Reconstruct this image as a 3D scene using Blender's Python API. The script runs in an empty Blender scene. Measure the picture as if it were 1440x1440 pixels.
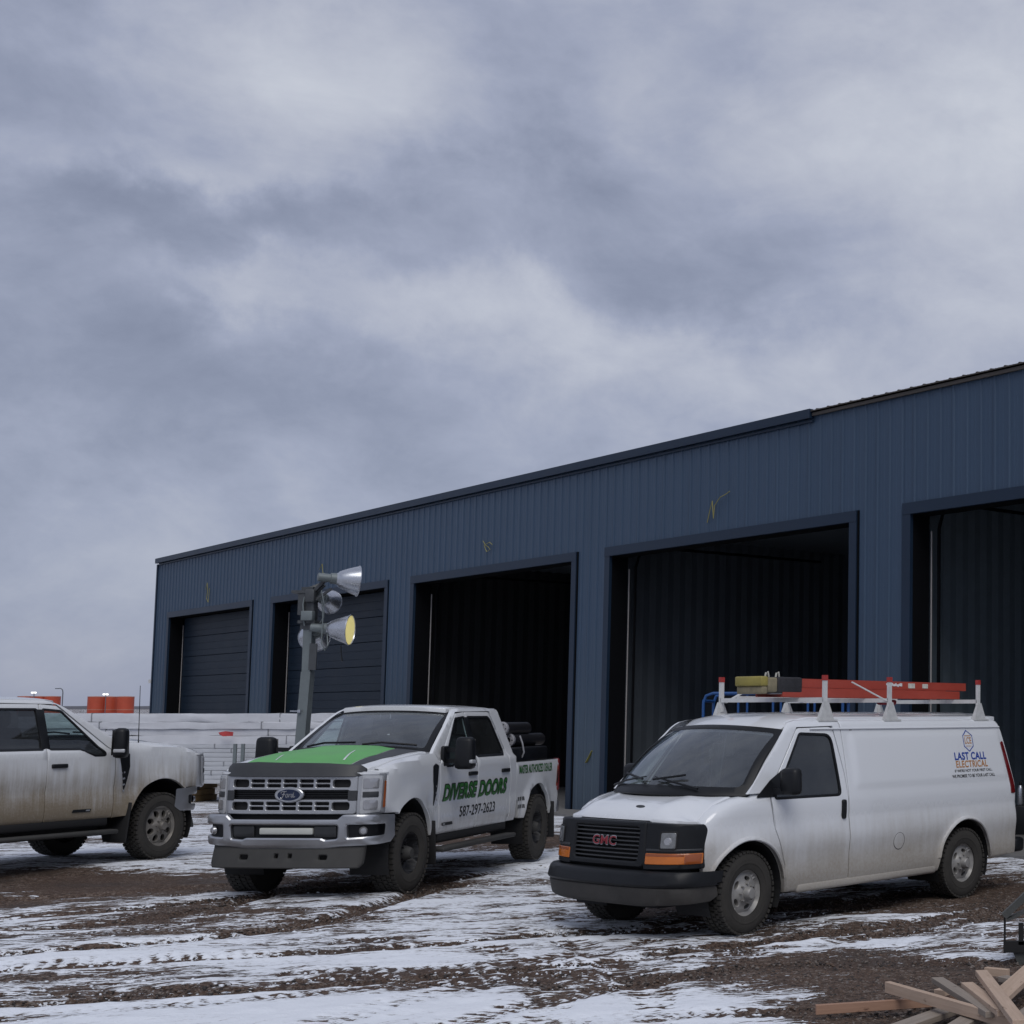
import bpy, bmesh, math, random
import numpy as np
from mathutils import Vector, Matrix, geometry
random.seed(7); RNG = np.random.default_rng(11)
R = math.radians
scene = bpy.context.scene
COL = scene.collection

# ------------------------------------------------------------------ camera
cam_d = bpy.data.cameras.new("camera"); cam = bpy.data.objects.new("camera", cam_d); COL.objects.link(cam)
cam.location = (0, 0, 2.05)
cam.rotation_euler = (R(90) + math.atan(167/2000), 0, 0)
cam_d.sensor_width = 36; cam_d.lens = 2000/1440*36
cam_d.shift_x = -(1430-720)/1440; cam_d.shift_y = (838-720)/1440
cam_d.clip_start = 0.1; cam_d.clip_end = 6000
scene.camera = cam
scene.view_settings.view_transform = 'Standard'; scene.view_settings.look = 'None'
scene.view_settings.exposure = 0.0; scene.view_settings.gamma = 1.0
scene.view_settings.use_curve_mapping = False
try:
    scene.cycles.max_bounces = 7; scene.cycles.transparent_max_bounces = 10
    scene.cycles.diffuse_bounces = 3; scene.cycles.glossy_bounces = 3
    scene.cycles.caustics_reflective = False; scene.cycles.caustics_refractive = False
    scene.cycles.use_denoising = True
except Exception: pass

# ------------------------------------------------------------------ world and sun
SUN_EL, SUN_AZ = R(50), R(160)      # azimuth clockwise from +Y: behind the camera, to its right
world = bpy.data.worlds.new("World"); scene.world = world; world.use_nodes = True
wt = world.node_tree; wt.nodes.clear()
class NT:
    """small helper for building node trees"""
    def __init__(s, tree): s.t = tree
    def n(s, typ, **kw):
        nd = s.t.nodes.new(typ)
        for k, v in kw.items(): setattr(nd, k, v)
        return nd
    def l(s, a, b): s.t.links.new(a, b)
    def val(s, sock, v):
        if hasattr(v, 'is_linked') or isinstance(v, bpy.types.NodeSocket): s.l(v, sock)
        else: sock.default_value = v
    def m(s, op, a, b=0.0, c=None, clamp=False):
        nd = s.n('ShaderNodeMath', operation=op, use_clamp=clamp)
        s.val(nd.inputs[0], a); s.val(nd.inputs[1], b)
        if c is not None: s.val(nd.inputs[2], c)
        return nd.outputs[0]
    def mix(s, f, a, b, mode='MIX'):
        nd = s.n('ShaderNodeMix', data_type='RGBA', blend_type=mode)
        s.val(nd.inputs[0], f)
        for k, v in ((6, a), (7, b)):
            if isinstance(v, tuple): nd.inputs[k].default_value = (*v[:3], 1)
            else: s.l(v, nd.inputs[k])
        return nd.outputs[2]
    def noise(s, vec, scale, detail=4, rough=.55, dist=0.0, out=0):
        nd = s.n('ShaderNodeTexNoise'); nd.inputs['Scale'].default_value = scale
        nd.inputs['Detail'].default_value = detail; nd.inputs['Roughness'].default_value = rough
        nd.inputs['Distortion'].default_value = dist
        if vec is not None: s.l(vec, nd.inputs['Vector'])
        return nd.outputs[out]
    def ramp(s, f, stops):
        nd = s.n('ShaderNodeValToRGB'); e = nd.color_ramp.elements
        while len(e) < len(stops): e.new(.5)
        for el, (p, c) in zip(e, stops):
            el.position = p; el.color = (*c, 1) if isinstance(c, tuple) else (c, c, c, 1)
        s.l(f, nd.inputs[0]); return nd.outputs[0]
    def mapping(s, vec, scale=(1,1,1), rot=(0,0,0), loc=(0,0,0)):
        nd = s.n('ShaderNodeMapping'); s.l(vec, nd.inputs[0])
        nd.inputs['Scale'].default_value = scale; nd.inputs['Rotation'].default_value = rot
        nd.inputs['Location'].default_value = loc
        return nd.outputs[0]
    def smooth(s, v, a, b):
        nd = s.n('ShaderNodeMapRange', interpolation_type='SMOOTHSTEP')
        s.l(v, nd.inputs[0]); nd.inputs[1].default_value = a; nd.inputs[2].default_value = b
        return nd.outputs[0]

def build_world():
    T = NT(wt)
    out = T.n('ShaderNodeOutputWorld')
    sky = T.n('ShaderNodeTexSky', sky_type='NISHITA', sun_disc=False)
    sky.sun_elevation = SUN_EL; sky.sun_rotation = SUN_AZ
    bg1 = T.n('ShaderNodeBackground'); T.l(sky.outputs[0], bg1.inputs[0]); bg1.inputs[1].default_value = 0.06
    geo = T.n('ShaderNodeTexCoord').outputs['Generated']
    sep = T.n('ShaderNodeSeparateXYZ'); T.l(geo, sep.inputs[0])
    x, y, z = sep.outputs
    big = T.noise(T.mapping(geo, loc=(3.1, 1.7, 0), scale=(1,1,1.7)), 2.6, 6, .52, .4)
    med = T.noise(T.mapping(geo, loc=(7.3, 4.1, 2.0), scale=(1, 1, 1.8)), 5.5, 9, .58, .45)
    fine = T.noise(T.mapping(geo, loc=(1.3, 9.1, 5.0), scale=(1, 1, 1.7)), 17, 9, .60, .35)
    # the cloud banks of the photograph, as patches of the deck at their own bearing and elevation
    az = T.m('ARCTAN2', x, y); el = T.m('ARCSINE', z)
    wn = T.n('ShaderNodeTexNoise'); wn.inputs['Scale'].default_value = 6.0; wn.inputs['Detail'].default_value = 9; wn.inputs['Roughness'].default_value = .6
    T.l(geo, wn.inputs['Vector'])
    ws = T.n('ShaderNodeSeparateXYZ'); T.l(wn.outputs['Color'], ws.inputs[0])
    az = T.m('ADD', az, T.m('MULTIPLY', T.m('SUBTRACT', ws.outputs[0], .5), .30))
    el = T.m('ADD', el, T.m('MULTIPLY', T.m('SUBTRACT', ws.outputs[1], .5), .20))
    acc = None
    for px, py, sx, sy, amp in SKY_BANKS:
        cx = (px-1430)/2000; cy = (838-py)/2000; th = math.atan(167/2000)
        D = (cx, math.cos(th)-cy*math.sin(th), math.sin(th)+cy*math.cos(th))
        L = math.sqrt(sum(q*q for q in D)); a0 = math.atan2(D[0], D[1]); e0 = math.asin(D[2]/L)
        da = T.m('DIVIDE', T.m('SUBTRACT', az, a0), sx/2000); de = T.m('DIVIDE', T.m('SUBTRACT', el, e0), sy/2000)
        r2 = T.m('ADD', T.m('MULTIPLY', da, da), T.m('MULTIPLY', de, de))
        g = T.m('MULTIPLY', T.m('POWER', 2.718, T.m('MULTIPLY', r2, -.7)), amp)
        acc = g if acc is None else T.m('ADD', acc, g)
    v = T.m('ADD', T.m('MULTIPLY', big, .40), T.m('MULTIPLY', med, .44))
    v = T.m('ADD', v, T.m('MULTIPLY', fine, .24))
    v = T.m('ADD', T.m('SUBTRACT', v, .006), T.m('MULTIPLY', acc, .145))
    col = T.ramp(v, [(.26, (.212,.240,.335)), (.40, (.282,.316,.425)), (.52, (.368,.404,.525)), (.64, (.475,.505,.605)), (.80, (.60,.63,.71)), (.98, (.72,.74,.80))])
    hz = T.m('POWER', T.m('SUBTRACT', 1.0, T.m('MAXIMUM', z, 0.0), clamp=True), 22)
    col = T.mix(T.m('MULTIPLY', hz, .75), col, (.265,.295,.410))
    bg2 = T.n('ShaderNodeBackground'); T.l(col, bg2.inputs[0]); bg2.inputs[1].default_value = 1.0
    ms = T.n('ShaderNodeMixShader'); ms.inputs[0].default_value = .90
    T.l(bg1.outputs[0], ms.inputs[1]); T.l(bg2.outputs[0], ms.inputs[2]); T.l(ms.outputs[0], out.inputs[0])
# (x, y, half-width, half-height in units of 1/2000 rad; brightness)
SKY_BANKS = [(370,120,170,85,1.2), (200,205,170,25,.45), (1390,160,120,140,.75), (330,395,70,22,.7), (640,130,120,120,.25), (760,440,260,45,.7),
  (1010,500,160,60,.7), (1350,420,140,80,.55), (1200,560,250,60,.35), (60,70,120,60,-.35), (230,290,270,40,-1.05), (160,500,250,150,-.40), (700,255,300,40,-.40),
  (830,340,260,60,-.50), (140,470,190,110,-.75), (420,520,200,60,-.45), (640,620,160,60,-.35), (1060,90,130,60,-.3), (1130,400,120,50,-.2),
  (300,650,250,90,-.1), (90,870,200,100,.1), (980,240,140,60,-.2)]
build_world()
sun_d = bpy.data.lights.new("sun", 'SUN'); sun = bpy.data.objects.new("sun", sun_d); COL.objects.link(sun)
sun_d.energy = 1.3; sun_d.angle = R(35); sun_d.color = (1.0, .975, .94)
sd = Vector((math.sin(SUN_AZ)*math.cos(SUN_EL), math.cos(SUN_AZ)*math.cos(SUN_EL), math.sin(SUN_EL)))
sun.rotation_euler = (-sd).to_track_quat('-Z', 'Y').to_euler()

# ------------------------------------------------------------------ object helpers
def thing(name, label, cat, loc=(0,0,0), rotz=0, group=None):
    o = bpy.data.objects.new(name, None); COL.objects.link(o)
    o.location = loc; o.rotation_euler = (0, 0, rotz); o.empty_display_size = .2
    o['label'] = label; o['category'] = cat
    if group: o['group'] = group
    return o
def tag(o, label=None, cat=None, group=None, kind=None):
    if label: o['label'] = label
    if cat: o['category'] = cat
    if group: o['group'] = group
    if kind: o['kind'] = kind
    return o
def link(name, me, parent=None):
    o = bpy.data.objects.new(name, me); COL.objects.link(o)
    if parent is not None: o.parent = parent
    return o
def copy_tree(o, parent=None, remat=None, skip=()):
    c = o.copy(); COL.objects.link(c); c.parent = parent
    if remat and c.type == 'MESH':
        for sl in c.material_slots:
            if sl.material and sl.material.name in remat:
                m = remat[sl.material.name]; sl.link = 'OBJECT'; sl.material = m
    for ch in list(o.children):
        if ch.name.split('.')[0] not in skip: copy_tree(ch, c, remat, skip)
    return c

class MB:
    """collects geometry; build() links it as one mesh object"""
    def __init__(s): s.v = []; s.f = []; s.mi = []
    def add(s, V, F, mi=0):
        o = len(s.v); s.v.extend([tuple(map(float, p)) for p in V]); s.f.extend([tuple(int(i)+o for i in f) for f in F]); s.mi.extend([mi]*len(F))
    def box(s, c, size, mi=0, rot=None):
        hx, hy, hz = [q/2 for q in size]
        V = [Vector((x, y, z)) for x in (-hx, hx) for y in (-hy, hy) for z in (-hz, hz)]
        if rot is not None: V = [rot @ q for q in V]
        V = [q + Vector(c) for q in V]
        s.add(V, [(0,1,3,2), (4,6,7,5), (0,4,5,1), (2,3,7,6), (0,2,6,4), (1,5,7,3)], mi)
    def bar(s, a, b, w, h, mi=0, up=(0,0,1)):
        a, b = Vector(a), Vector(b); d = (b-a); L = d.length; d.normalize()
        u = Vector(up); sd_ = d.cross(u)
        if sd_.length < 1e-4: sd_ = d.cross(Vector((0,1,0)))
        sd_.normalize(); u = sd_.cross(d)
        m = Matrix((d, sd_, u)).transposed()
        s.box((a+b)/2, (L, w, h), mi, m)
    def tube(s, pts, r, n=8, mi=0, cap=True):
        pts = [Vector(p) for p in pts]; rr = r if hasattr(r, '__len__') else [r]*len(pts)
        o = []; prev = None
        for i, p in enumerate(pts):
            t = (pts[min(i+1, len(pts)-1)] - pts[max(i-1, 0)]).normalized()
            if prev is None:
                a = t.cross(Vector((0,0,1)))
                if a.length < .05: a = t.cross(Vector((1,0,0)))
            else: a = prev - t*prev.dot(t)
            a.normalize(); b = t.cross(a); prev = a
            o.append([p + (a*math.cos(2*math.pi*k/n) + b*math.sin(2*math.pi*k/n))*rr[i] for k in range(n)])
        V = [q for ring in o for q in ring]
        F = [(i*n+k, i*n+(k+1)%n, (i+1)*n+(k+1)%n, (i+1)*n+k) for i in range(len(pts)-1) for k in range(n)]
        if cap: F += [tuple(range(n))[::-1], tuple((len(pts)-1)*n+k for k in range(n))]
        s.add(V, F, mi)
    def lathe(s, prof, n=24, mi=0, M=None, closed=False):
        """prof: (radius, along) about local Y, outer face towards +Y"""
        V = [(r*math.cos(2*math.pi*k/n), a, r*math.sin(2*math.pi*k/n)) for r, a in prof for k in range(n)]
        m = len(prof)
        F = [(i*n+k, (i+1)*n+k, (i+1)*n+(k+1)%n, i*n+(k+1)%n) for i in range(m-1) for k in range(n)]
        if M is not None: V = [M @ Vector(p) for p in V]
        s.add(V, F, mi)
    def build(s, name, mats, parent=None, smooth=True, ang=38, recalc=False):
        me = bpy.data.meshes.new(name); me.from_pydata(s.v, [], s.f)
        for m in (mats if isinstance(mats, (list, tuple)) else [mats]): me.materials.append(m)
        if any(s.mi): me.polygons.foreach_set('material_index', s.mi)
        if recalc:
            bm = bmesh.new(); bm.from_mesh(me); bmesh.ops.recalc_face_normals(bm, faces=bm.faces); bm.to_mesh(me); bm.free()
        if smooth:
            me.polygons.foreach_set('use_smooth', [True]*len(me.polygons)); me.set_sharp_from_angle(angle=R(ang))
        me.update()
        return link(name, me, parent)

def rbox(name, c, size, r, mat, parent=None, rot=None, seg=2, taper=None):
    """box with rounded edges"""
    bm = bmesh.new(); bmesh.ops.create_cube(bm, size=1)
    for v in bm.verts:
        v.co = Vector((v.co.x*size[0], v.co.y*size[1], v.co.z*size[2]))
        if taper:
            k = v.co.z/size[2]+.5
            v.co.x *= 1+(taper[0]-1)*k; v.co.y *= 1+(taper[1]-1)*k
    bmesh.ops.bevel(bm, geom=bm.edges[:], offset=r, segments=seg, affect='EDGES', profile=.5)
    for v in bm.verts:
        if rot is not None: v.co = rot @ v.co
        v.co += Vector(c)
    me = bpy.data.meshes.new(name); bm.to_mesh(me); bm.free(); me.materials.append(mat)
    me.polygons.foreach_set('use_smooth', [True]*len(me.polygons)); me.set_sharp_from_angle(angle=R(50))
    return link(name, me, parent)

# ---- 2D outlines
def rp(pts, r=.03, n=5):
    """polygon with rounded corners; a point may carry its own radius as third value"""
    out = []; N = len(pts)
    for i in range(N):
        p = np.array(pts[i][:2], float); a = np.array(pts[i-1][:2], float); b = np.array(pts[(i+1) % N][:2], float)
        rad = pts[i][2] if len(pts[i]) > 2 else r
        u = a-p; v = b-p; lu = np.linalg.norm(u); lv = np.linalg.norm(v); u /= lu; v /= lv
        cs = float(np.clip(u@v, -1, 1)); ang = math.acos(cs)
        if rad <= 0 or ang > R(177): out.append(tuple(p)); continue
        d = min(rad/math.tan(ang/2), .48*lu, .48*lv)
        p0 = p+u*d; p1 = p+v*d
        for k in range(n+1):
            t = k/n; q = (1-t)**2*p0 + 2*t*(1-t)*p + t*t*p1; out.append(tuple(q))
    return out
def rect(x0, z0, x1, z1, r=.02, n=4): return rp([(x0,z0), (x1,z0), (x1,z1), (x0,z1)], r, n)
def ell(cx, cz, a, b, n=24): return [(cx+a*math.cos(2*math.pi*k/n), cz+b*math.sin(2*math.pi*k/n)) for k in range(n)]
def arc(cx, cz, r, a0, a1, n=16, rz=None): return [(cx+r*math.cos(R(a0+(a1-a0)*k/n)), cz+(rz or r)*math.sin(R(a0+(a1-a0)*k/n))) for k in range(n+1)]
def densify(P, seg):
    o = []
    for i in range(len(P)):
        a = np.array(P[i]); b = np.array(P[(i+1) % len(P)]); n = max(1, int(np.ceil(np.linalg.norm(b-a)/seg)))
        for k in range(n): o.append(tuple(a+(b-a)*k/n))
    return o
def area(P):
    P = np.array(P); return .5*np.sum(P[:,0]*np.roll(P[:,1],-1)-np.roll(P[:,0],-1)*P[:,1])
def ccw(P): return list(P) if area(P) > 0 else list(P)[::-1]
def inset(P, d):
    P = np.array(ccw(P)); e = np.roll(P,-1,0)-P; e /= np.maximum(np.linalg.norm(e,axis=1),1e-9)[:,None]
    nrm = np.stack([-e[:,1], e[:,0]], 1); a = nrm + np.roll(nrm,1,0); a /= np.maximum((a*a).sum(1),.3)[:,None]
    return [tuple(q) for q in P+2*a*d]
def inside(Q, P):
    Q = np.asarray(Q); P = np.asarray(P); x, y = Q[:,0], Q[:,1]; r = np.zeros(len(Q), bool)
    for i in range(len(P)):
        x0, y0 = P[i]; x1, y1 = P[i-1]
        c = ((y0 > y) != (y1 > y))
        if abs(y1-y0) > 1e-12: r ^= c & (x < (x1-x0)*(y-y0)/(y1-y0)+x0)
    return r
def seg_dist(Q, P):
    Q = np.asarray(Q); d = np.full(len(Q), 1e9)
    for i in range(len(P)):
        a = np.array(P[i]); b = np.array(P[(i+1) % len(P)]); ab = b-a; L = ab@ab+1e-12
        t = np.clip(((Q-a)@ab)/L, 0, 1); d = np.minimum(d, np.linalg.norm(Q-(a+t[:,None]*ab), axis=1))
    return d
def cdt(outer, holes, step):
    outer = ccw(densify(outer, step)); holes = [ccw(densify(h, step))[::-1] for h in holes]
    V = []; E = []
    loops = []
    for L in [outer]+holes:
        o = len(V); V += L; E += [(o+i, o+(i+1) % len(L)) for i in range(len(L))]; loops.append(list(range(o, o+len(L))))
    A = np.array(outer); lo, hi = A.min(0), A.max(0)
    gx = np.arange(lo[0]+step*.5, hi[0], step); gy = np.arange(lo[1]+step*.5, hi[1], step)
    if len(gx) and len(gy):
        G = np.stack(np.meshgrid(gx, gy), -1).reshape(-1, 2); G[1::2, 0] += step*.02
        k = inside(G, outer)
        for h in holes: k &= ~inside(G, h)
        G = G[k]
        if len(G):
            d = seg_dist(G, outer)
            for h in holes: d = np.minimum(d, seg_dist(G, h))
            V += [tuple(q) for q in G[d > step*.38]]
    res = geometry.delaunay_2d_cdt([Vector(p) for p in V], E, [], 0, 1e-6)
    ov = np.array([tuple(p) for p in res[0]]); F = np.array(res[2]); orig = res[3]
    back = {}
    for i, os_ in enumerate(orig):
        for q in os_: back[q] = i
    c = ov[F].mean(1); k = inside(c, outer)
    for h in holes: k &= ~inside(c, h)
    F = F[k]
    a = ov[F]; s = (a[:,1,0]-a[:,0,0])*(a[:,2,1]-a[:,0,1])-(a[:,2,0]-a[:,0,0])*(a[:,1,1]-a[:,0,1])
    F[s < 0] = F[s < 0][:, ::-1]
    return ov, F, [[back[i] for i in L] for L in loops]
def panel_mb(mb, outer, holes, f, inw, depth=.025, r=.004, step=.1, mi=0, flip=False, off=0.0):
    """curved sheet: outline in 2D, f maps (N,2)->(N,3); rim turned inwards along inw by depth"""
    inw = np.array(inw, float)
    V2, F, loops = cdt(inset(outer, r) if r else outer, [inset(h, -r) if r else h for h in holes], step)
    base = f(V2) - inw*off
    V = [tuple(p) for p in base]; F = [tuple(t) for t in F]
    for li, L in enumerate(loops):
        P = [V2[i] for i in L]
        if depth <= 0: continue
        n = len(L)
        if r:
            Q = np.array(inset(P, -r)) if li == 0 else np.array(inset(P[::-1], r))[::-1]
            # inset() may reorder; ensure alignment
            if len(Q) == n:
                dd = np.linalg.norm(Q-np.array(P), axis=1)
                if dd.max() > 8*r: Q = np.array(P)
            B = f(Q) - inw*off
            o1 = len(V); V += [tuple(p) for p in B+inw*r*.9]
            o2 = len(V); V += [tuple(p) for p in B+inw*depth]
            for i in range(n):
                j = (i+1) % n
                F += [(L[i], o1+i, o1+j, L[j]), (o1+i, o2+i, o2+j, o1+j)]
        else:
            o2 = len(V); V += [tuple(p) for p in base[L]+inw*depth]
            for i in range(n):
                j = (i+1) % n; F.append((L[i], o2+i, o2+j, L[j]))
    if flip: F = [t[::-1] for t in F]
    mb.add(V, F, mi)
def panel(name, mat, parent, outer, holes=(), f=None, inw=(0,-1,0), depth=.025, r=.004, step=.1, flip=False, off=0.0, ang=38):
    mb = MB(); panel_mb(mb, outer, list(holes), f, inw, depth, r, step, 0, flip, off)
    return mb.build(name, mat, parent, ang=ang)
def mirror(f):
    def g(q):
        p = f(q).copy(); p[:,1] *= -1; return p
    return g
class Plan:
    """plan curve of a vehicle's nose: arc length u (left positive) -> x, y"""
    def __init__(s, pts):
        P = np.array(pts, float); Q = []
        E = np.vstack([[P[1,0], -P[1,1]], P, 2*P[-1]-P[-2]])
        for i in range(1, len(E)-2):
            for t in np.linspace(0, 1, 12, endpoint=False):
                p0, p1, p2, p3 = E[i-1:i+3]
                Q.append(.5*((2*p1)+(-p0+p2)*t+(2*p0-5*p1+4*p2-p3)*t*t+(-p0+3*p1-3*p2+p3)*t**3))
        Q.append(P[-1]); s.Q = np.array(Q); d = np.linalg.norm(np.diff(s.Q, axis=0), axis=1); s.L = np.r_[0, np.cumsum(d)]
    def xy(s, u, push=0.0):
        a = np.abs(u); x = np.interp(a, s.L, s.Q[:,0]); y = np.interp(a, s.L, s.Q[:,1])
        e = 1e-2; x2 = np.interp(a+e, s.L, s.Q[:,0]); y2 = np.interp(a+e, s.L, s.Q[:,1])
        x1 = np.interp(np.maximum(a-e,0), s.L, s.Q[:,0]); y1 = np.interp(np.maximum(a-e,0), s.L, s.Q[:,1])
        t = np.stack([x2-x1, y2-y1], -1); t /= np.maximum(np.linalg.norm(t, axis=-1), 1e-9)[..., None]
        return x+t[...,1]*push, np.sign(u)*(y-t[...,0]*push)
    def u_at_y(s, y): return float(np.interp(y, s.Q[:,1], s.L))
    def map(s, lean=0.0, z0=1.0, push=0.0, bow=0.0):
        def f(q):
            x, y = s.xy(q[:,0], push); return np.stack([x-lean*(q[:,1]-z0)-bow*(q[:,1]-z0)**2, y, q[:,1]], -1)
        return f

def text2d(s, width=None, height=1.0, shear=0.0, bold=0.0, align='LEFT', space=1.0):
    """triangulated text, scaled so capitals are height tall and the line is width wide"""
    cu = bpy.data.curves.new("lettering", 'FONT'); cu.body = s; cu.shear = shear; cu.offset = bold; cu.space_character = space
    ob = bpy.data.objects.new("lettering", cu); me = ob.to_mesh()
    bm = bmesh.new(); bm.from_mesh(me); bmesh.ops.subdivide_edges(bm, edges=bm.edges[:], cuts=2, use_grid_fill=True)
    bm.verts.index_update(); V = np.array([tuple(v.co)[:2] for v in bm.verts]); F = [tuple(v.index for v in f.verts) for f in bm.faces]; bm.free()
    ob.to_mesh_clear(); bpy.data.objects.remove(ob); bpy.data.curves.remove(cu)
    lo, hi = V.min(0), V.max(0); V = V-lo; S = hi-lo
    sx = (width/S[0]) if width else height/S[1]
    V = V*[sx, height/S[1]]
    return V, F
def decal(name, mat, parent, V2, F, f, off=.002, inw=(0,-1,0), flip=False):
    P = f(np.array(V2)) - np.array(inw, float)*off
    mb = MB(); mb.add(P, [t[::-1] if flip else t for t in F]); return mb.build(name, mat, parent, smooth=False)

# ------------------------------------------------------------------ materials
MATS = {}
def mat(name, col, rough=.5, metal=0.0, spec=.5, var=.12, vscale=6.0, bump=0.0, bscale=40.0, coat=0.0, emit=None):
    if name in MATS: return MATS[name]
    m = bpy.data.materials.new(name); m.use_nodes = True; t = NT(m.node_tree); b = m.node_tree.nodes['Principled BSDF']
    tc = t.n('ShaderNodeTexCoord').outputs['Object']
    nz = t.noise(tc, vscale, 5, .6)
    c2 = tuple(min(1, q*(1-var*2)) for q in col); c1 = tuple(min(1, q*(1+var*2)) for q in col)
    t.l(t.mix(nz, c2, c1), b.inputs['Base Color'])
    t.l(t.m('ADD', rough-.08, t.m('MULTIPLY', nz, .16), clamp=True), b.inputs['Roughness'])
    b.inputs['Metallic'].default_value = metal; b.inputs['Specular IOR Level'].default_value = spec
    b.inputs['Coat Weight'].default_value = coat; b.inputs['Coat Roughness'].default_value = .08
    if bump:
        bp_ = t.n('ShaderNodeBump'); bp_.inputs['Strength'].default_value = bump; bp_.inputs['Distance'].default_value = .01
        t.l(t.noise(tc, bscale, 4, .6), bp_.inputs['Height']); t.l(bp_.outputs[0], b.inputs['Normal'])
    if emit:
        b.inputs['Emission Color'].default_value = (*emit[0], 1); b.inputs['Emission Strength'].default_value = emit[1]
    MATS[name] = m; return m
def paint(name, col, dirt_col, top, amount, streak=.5, gloss=.25, seed=0.0, bot=.45):
    """car paint under road dirt: dust film that is thicker towards the sills, with run-off streaks"""
    m = bpy.data.materials.new(name); m.use_nodes = True; t = NT(m.node_tree); b = m.node_tree.nodes['Principled BSDF']
    tc = t.n('ShaderNodeTexCoord').outputs['Object']; sp = t.n('ShaderNodeSeparateXYZ'); t.l(tc, sp.inputs[0])
    n1 = t.noise(t.mapping(tc, loc=(seed,0,0)), 1.6, 5, .6); n2 = t.noise(t.mapping(tc, scale=(16,16,.9), loc=(seed*2,0,0)), 1.0, 4, .6)
    n3 = t.noise(tc, 35, 4, .7)
    zz = t.m('ADD', sp.outputs[2], t.m('MULTIPLY', t.m('SUBTRACT', n1, .5), .5))
    zz = t.m('ADD', zz, t.m('MULTIPLY', t.m('SUBTRACT', n2, .5), streak))
    d = t.m('SUBTRACT', 1.0, t.smooth(zz, bot, top))
    d = t.m('MULTIPLY', d, t.m('ADD', .72, t.m('MULTIPLY', n3, .5)))
    d = t.m('ADD', t.m('MULTIPLY', d, amount), t.m('MULTIPLY', n1, .05), clamp=True)
    t.l(t.mix(d, col, dirt_col), b.inputs['Base Color'])
    t.l(t.m('ADD', gloss, t.m('MULTIPLY', d, .5), clamp=True), b.inputs['Roughness'])
    t.l(t.m('SUBTRACT', .75, d, clamp=True), b.inputs['Coat Weight']); b.inputs['Coat Roughness'].default_value = .06
    MATS[name] = m; return m
def glass(name, tint, clear, rough=.02, ior=1.65):
    m = bpy.data.materials.new(name); m.use_nodes = True; t = NT(m.node_tree); nt = m.node_tree; nt.nodes.clear()
    out = t.n('ShaderNodeOutputMaterial'); tr = t.n('ShaderNodeBsdfTransparent'); tr.inputs[0].default_value = (*tint, 1)
    gl = t.n('ShaderNodeBsdfGlossy'); gl.inputs[1].default_value = rough; gl.inputs[0].default_value = (.9,.95,1,1)
    df = t.n('ShaderNodeBsdfDiffuse'); df.inputs[0].default_value = (.16,.17,.175,1)      # pale film: dust, plus sky reflection put into its colour
    tc = t.n('ShaderNodeTexCoord').outputs['Object']
    fr = t.n('ShaderNodeFresnel'); fr.inputs[0].default_value = ior
    bf = t.n('ShaderNodeNewGeometry').outputs['Backfacing']
    a = t.n('ShaderNodeMixShader'); t.l(t.m('MULTIPLY', t.noise(tc, 3, 5, .6), clear), a.inputs[0]); t.l(tr.outputs[0], a.inputs[1]); t.l(df.outputs[0], a.inputs[2])
    c = t.n('ShaderNodeMixShader'); t.l(t.m('MULTIPLY', fr.outputs[0], t.m('SUBTRACT', 1.0, bf)), c.inputs[0]); t.l(a.outputs[0], c.inputs[1]); t.l(gl.outputs[0], c.inputs[2])
    t.l(c.outputs[0], out.inputs[0]); MATS[name] = m; return m
# ------------------------------------------------------------------ noise on arrays
class Fbm:
    def __init__(s, seed):
        s.g = np.random.default_rng(seed).random((256, 256))
    def one(s, x, y):
        xi = np.floor(x).astype(int); yi = np.floor(y).astype(int); fx = x-xi; fy = y-yi
        fx = fx*fx*(3-2*fx); fy = fy*fy*(3-2*fy); g = s.g
        a = g[xi & 255, yi & 255]; b = g[(xi+1) & 255, yi & 255]; c = g[xi & 255, (yi+1) & 255]; d = g[(xi+1) & 255, (yi+1) & 255]
        return (a*(1-fx)+b*fx)*(1-fy)+(c*(1-fx)+d*fx)*fy
    def __call__(s, x, y, oct=4, gain=.5):
        v = 0; a = 1; t = 0
        for k in range(oct):
            v = v+a*s.one(x*2**k+k*17.3, y*2**k+k*5.9); t += a; a *= gain
        return v/t
N1, N2, N3 = Fbm(3), Fbm(8), Fbm(21)

# ------------------------------------------------------------------ ground
# wheel tracks: centre line, half-gauge, tread pitch
TRACKS = [([(-4.5,8.0),(-4.15,9.6),(-3.7,10.7),(-2.7,11.9)], .43, .105), ([(-2.9,8.2),(-2.75,9.5),(-3.3,11.2),(-4.4,13.0)], .36, .10), ([(-11,10.4),(-6.8,11.5),(-5.0,12.3),(-3.9,13.6)], .75, .12),
          ([(-12,9.6),(-7.8,10.9),(-6.2,11.55),(-4.4,12.5),(-2.0,14.6),(.5,17.5)], .85, 0),
          ([(-11,12.0),(-9.2,12.9),(-7.9,13.9),(-7.5,15.2),(-7.6,17.5)], .8, 0),
          ([(-7.5,8.4),(-4.9,9.75),(-3.4,10.5),(-1.5,11.0),(1,11.2)], .9, .11),
          ([(-6.0,12.3),(-4.3,12.7),(-3.0,13.2),(-1.6,14.3),(-.8,15.4)], .8, .13),
          ([(-14,14.2),(-10.5,15.3),(-8.5,17.0),(-7.2,20.0)], .85, 0)]
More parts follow.
